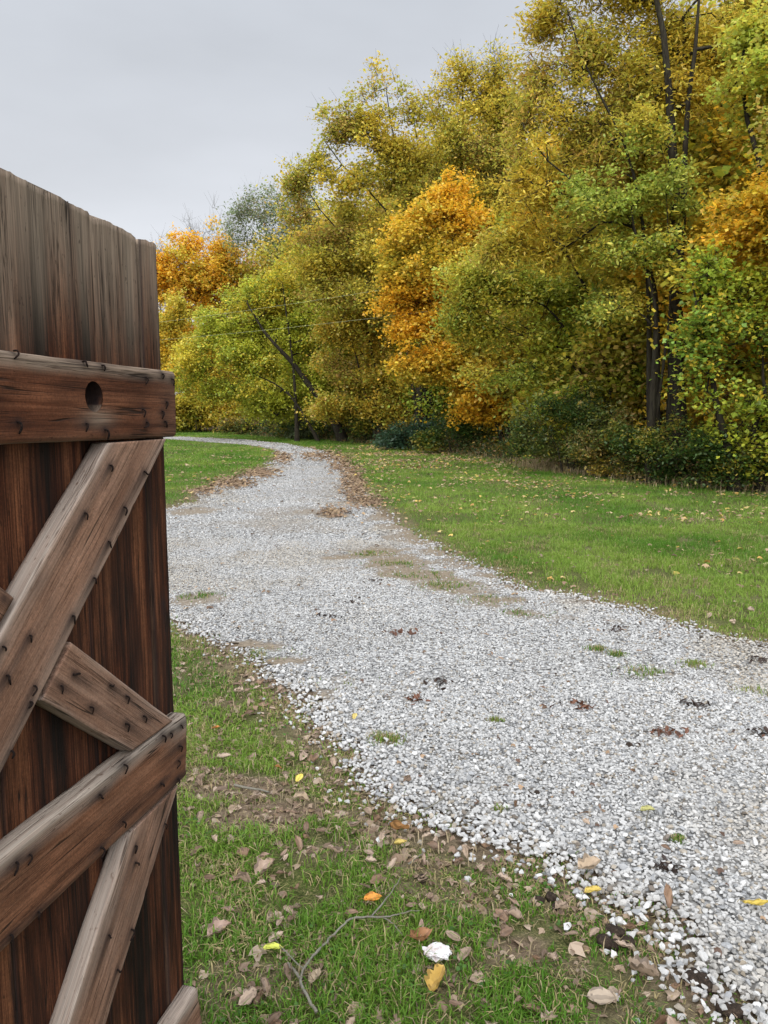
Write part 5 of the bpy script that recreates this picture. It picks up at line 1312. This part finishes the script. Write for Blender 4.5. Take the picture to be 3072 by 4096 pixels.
    # end caps
    Fx = Fx + [np.arange(k)[None, :], (np.arange(k) + nl * k)[None, ::-1]]
    me = mesh_from(name, Vx, Fx, True, None, {'grain': Gx, 'wx': Wx, 'stain_shade': Sx})
    sm = np.ones(len(me.polygons), bool); sm[-2:] = False
    me.polygons.foreach_set('use_smooth', sm)
    return link(name, me, mat, parent)


z1 = lambda a, b: (a * .5425, 600 + b * .5425)
z2 = lambda a, b: (a * .5425, 1700 + b * .5425)
z3 = lambda a, b: (a * .631, 2700 + b * .631)
N_top = [lens_pt(*z1(*p)) for p in [(115, 1480), (620, 1560), (755, 1590), (1075, 1680), (1195, 1655), (1265, 1690), (1225, 1860), (1050, 1915), (1195, 1930), (130, 2010), (635, 2020), (775, 2065), (1080, 2010), (1215, 2005)]]
N_b1 = [lens_pt(*z2(*p)) for p in [(815, 300), (1065, 345), (630, 650), (918, 608), (803, 862), (697, 1130), (540, 1410), (225, 1555), (55, 1850), (255, 1925), (228, 2045), (25, 1635)]] + [lens_pt(*z3(75, 485))]
N_b2 = [lens_pt(*z2(*p)) for p in [(553, 1840), (460, 1925), (820, 1920), (675, 2080), (940, 2000)]] + [lens_pt(*z3(*p)) for p in [(805, 310), (918, 262)]]
N_mid = [lens_pt(*z3(*p)) for p in [(1030, 385), (1080, 370), (1145, 320), (1135, 450), (1130, 545), (1125, 660), (1020, 690), (788, 570), (630, 760), (778, 930), (640, 1095), (185, 1140), (100, 1190), (240, 1505), (65, 1650)]]
N_b3 = [lens_pt(*z3(*p)) for p in [(860, 1190), (1048, 945), (690, 1650), (835, 1615), (745, 1870), (860, 1085)]]
N_brd = [lens_pt(*z2(1205, 1310), -.04), lens_pt(*z2(990, 1370), -.04)]

# boards: front face 40 mm behind the rail faces
TOPZ = 1.975


def top_grey(u, z, w):
    return .95 * sstep(1.62, 1.97, z + .10 * (fbm(u * 26, z * 1.5, s=2) - .5) * 2) * .9 + .12 * sstep(.9, .5, z) * 0


def board_nail(lst): return [(u_, z_, .05) for u_, z_ in lst]


brds = [(-1.13, -.828, 1.998), (-.824, -.560, 1.992), (-.5555, -.2865, 1.985), (-.2835, -.0485, 1.976), (-.0405, .031, 1.968)]
for i, (u0, u1, zt) in enumerate(brds):
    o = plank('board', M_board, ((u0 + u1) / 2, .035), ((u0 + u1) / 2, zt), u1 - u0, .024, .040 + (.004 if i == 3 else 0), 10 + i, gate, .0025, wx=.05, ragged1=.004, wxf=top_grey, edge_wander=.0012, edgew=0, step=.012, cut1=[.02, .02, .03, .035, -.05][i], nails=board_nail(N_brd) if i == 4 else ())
o = plank('board', M_board, (.022, .03), (.030, 1.86), .03, .02, .066, 19, gate, .002, wx=0, ragged1=.01, edge_wander=.002, step=.015)
o['label'] = 'narrow backing strip showing past the outer board edge'


def top_w(u, z, w):   # worn pale upper edge, pale scuff under the hole, grey outer end
    return .95 * sstep(.50, .92, w + .12 * (fbm(u * 9, z * 0, s=4) - .5)) + .8 * np.exp(-(((u + .285) / .05) ** 2 + ((z - 1.585) / .016) ** 2)) + .35 * sstep(-.14, .02, u) * .4


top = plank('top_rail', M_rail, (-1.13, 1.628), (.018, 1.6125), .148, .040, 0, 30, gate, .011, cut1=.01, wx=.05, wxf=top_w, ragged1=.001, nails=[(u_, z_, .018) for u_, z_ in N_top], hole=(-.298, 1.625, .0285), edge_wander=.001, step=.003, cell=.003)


def mid_w(u, z, w):
    return .85 * sstep(.45, .95, w + .2 * (fbm(u * 9, z * 0, s=4) - .5)) + .5 * sstep(-.12, .01, u) * sstep(0, .7, w)


mid = plank('middle_rail', M_mid, (-1.13, .815), (.014, .800), .158, .040, 0, 31, gate, .010, cut1=.02, wx=.03, wxf=mid_w, ragged1=.003, nails=[(u_, z_, .05) for u_, z_ in N_mid], edge_wander=.0014)
bot = plank('bottom_rail', M_brace, (-1.13, .088), (.033, .084), .128, .040, 0, 32, gate, .012, wx=.35, wxf=mid_w, ragged1=.003, cut1=-.18)


def pale_top(u, z, w):
    return .35 * sstep(.2, 1, w)


# upper bay: one through brace, the crossing one in two pieces butted against it
up1 = np.array([(-0.246, 1.542), (-0.585, 1.24)]); d1 = (up1[1] - up1[0]) / np.linalg.norm(up1[1] - up1[0]); n1 = np.array([-d1[1], d1[0]])
if n1[1] > 0: n1 = -n1          # towards the lower right edge
cl = lambda z_: (lambda p0: p0 + d1 * ((z_ - p0[1]) / d1[1]))(up1[0] + n1 * .076)
a_, b_ = cl(1.536), cl(.889)
cot = d1[0] / d1[1]
sgn = (lambda t: np.array([-t[1], t[0]]))((b_ - a_) / np.linalg.norm(b_ - a_))
cutv = -sgn[1] / d1[1]
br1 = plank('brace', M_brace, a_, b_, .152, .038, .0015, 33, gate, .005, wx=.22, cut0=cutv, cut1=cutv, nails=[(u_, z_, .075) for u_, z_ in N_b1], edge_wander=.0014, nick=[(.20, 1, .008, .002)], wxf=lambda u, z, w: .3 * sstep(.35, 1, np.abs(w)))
d2 = np.array([.318, -.257]); d2 /= np.linalg.norm(d2)
lo_up, lo_dn = np.array([-.401, 1.18]), np.array([-.49, 1.104])
mid2 = (lo_up + lo_dn) / 2
n2 = np.array([-d2[1], d2[0]])
# start follows brace 1's edge, the end follows the middle rail
wd2 = abs(np.dot(lo_up - lo_dn, n2))
c0 = np.dot(lo_up - lo_dn, d2) / np.dot(lo_up - lo_dn, n2)
endz = .8865; e2 = mid2 + d2 * ((endz - mid2[1]) / d2[1]); c1 = -n2[1] / d2[1]
br2 = plank('brace', M_brace, mid2, e2, wd2, .036, .0035, 34, gate, .004, wx=.28, cut0=c0, cut1=c1, nails=[(u_, z_, .05) for u_, z_ in N_b2], edge_wander=.0015, taper=.05)
s_up = np.array([-.538, 1.313]); off_perp = np.dot(mid2 - s_up, n2)
st_ = s_up + n2 * off_perp + d2 * 0
c_e = c0
far = st_ - d2 * .42
k_ = far + d2 * 0
br4 = plank('brace', M_brace, st_ - d2 * ((st_[1] - 1.536) / d2[1]), st_ - d2 * .004, wd2, .036, .0035, 35, gate, .004, wx=.1, cut0=-n2[1] / d2[1], cut1=c_e, nails=[(u_, z_, .05) for u_, z_ in [(-.57, 1.30)]], edge_wander=.003)
# lower bay
dl3 = np.array([-.240, -.250]); dl3 /= np.linalg.norm(dl3); n3 = np.array([-dl3[1], dl3[0]])
p_l, p_r = np.array([-.242, .720]), np.array([-.027, .720])
cen = (p_l + p_r) / 2; w3 = abs(np.dot(p_r - p_l, n3)); c3 = -n3[1] / dl3[1]
endp = cen + dl3 * ((.156 - cen[1]) / dl3[1])
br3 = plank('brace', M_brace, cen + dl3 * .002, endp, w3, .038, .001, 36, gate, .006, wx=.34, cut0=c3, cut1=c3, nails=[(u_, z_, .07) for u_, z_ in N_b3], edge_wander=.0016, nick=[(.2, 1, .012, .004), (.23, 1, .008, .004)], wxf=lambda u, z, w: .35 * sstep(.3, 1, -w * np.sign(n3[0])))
# clenched nails: each one bent over against the wood
nvar = []
for i in range(6):
    r = np.random.default_rng(80 + i); ln = r.uniform(.010, .017)
    pts = smooth_path(np.array([[0, .004, 0], [0, -.0035, 0], [r.uniform(-.002, .002), -.005, -.0035], [r.uniform(-.006, .006), -.0025, -ln]]), 9)
    v, Fs = sweep(pts, np.concatenate([np.full(6, .0016), [.0016, .0014, .001]]), 7, True)
    m = mesh_from('nail', v, Fs, True); m.materials.append(M_rust); nvar.append(m)


def nails_on(parent, lst, y, seed, tilt=0.0):
    r = np.random.default_rng(seed)
    for (u_, z_) in lst:
        o = link('nail', nvar[int(r.integers(6))], None, parent, (u_, y, z_))
        o.rotation_euler = (0, tilt + r.normal(0, .35), 0); k_ = r.uniform(.85, 1.2); o.scale = (k_ * 1.15, k_ * 1.1, k_)


nails_on(top, N_top, 0, 1)
nails_on(br1, N_b1, .0015, 2, .1); nails_on(br2, N_b2, .0035, 3, -.2); nails_on(mid, N_mid, 0, 4); nails_on(br3, N_b3, .001, 5)
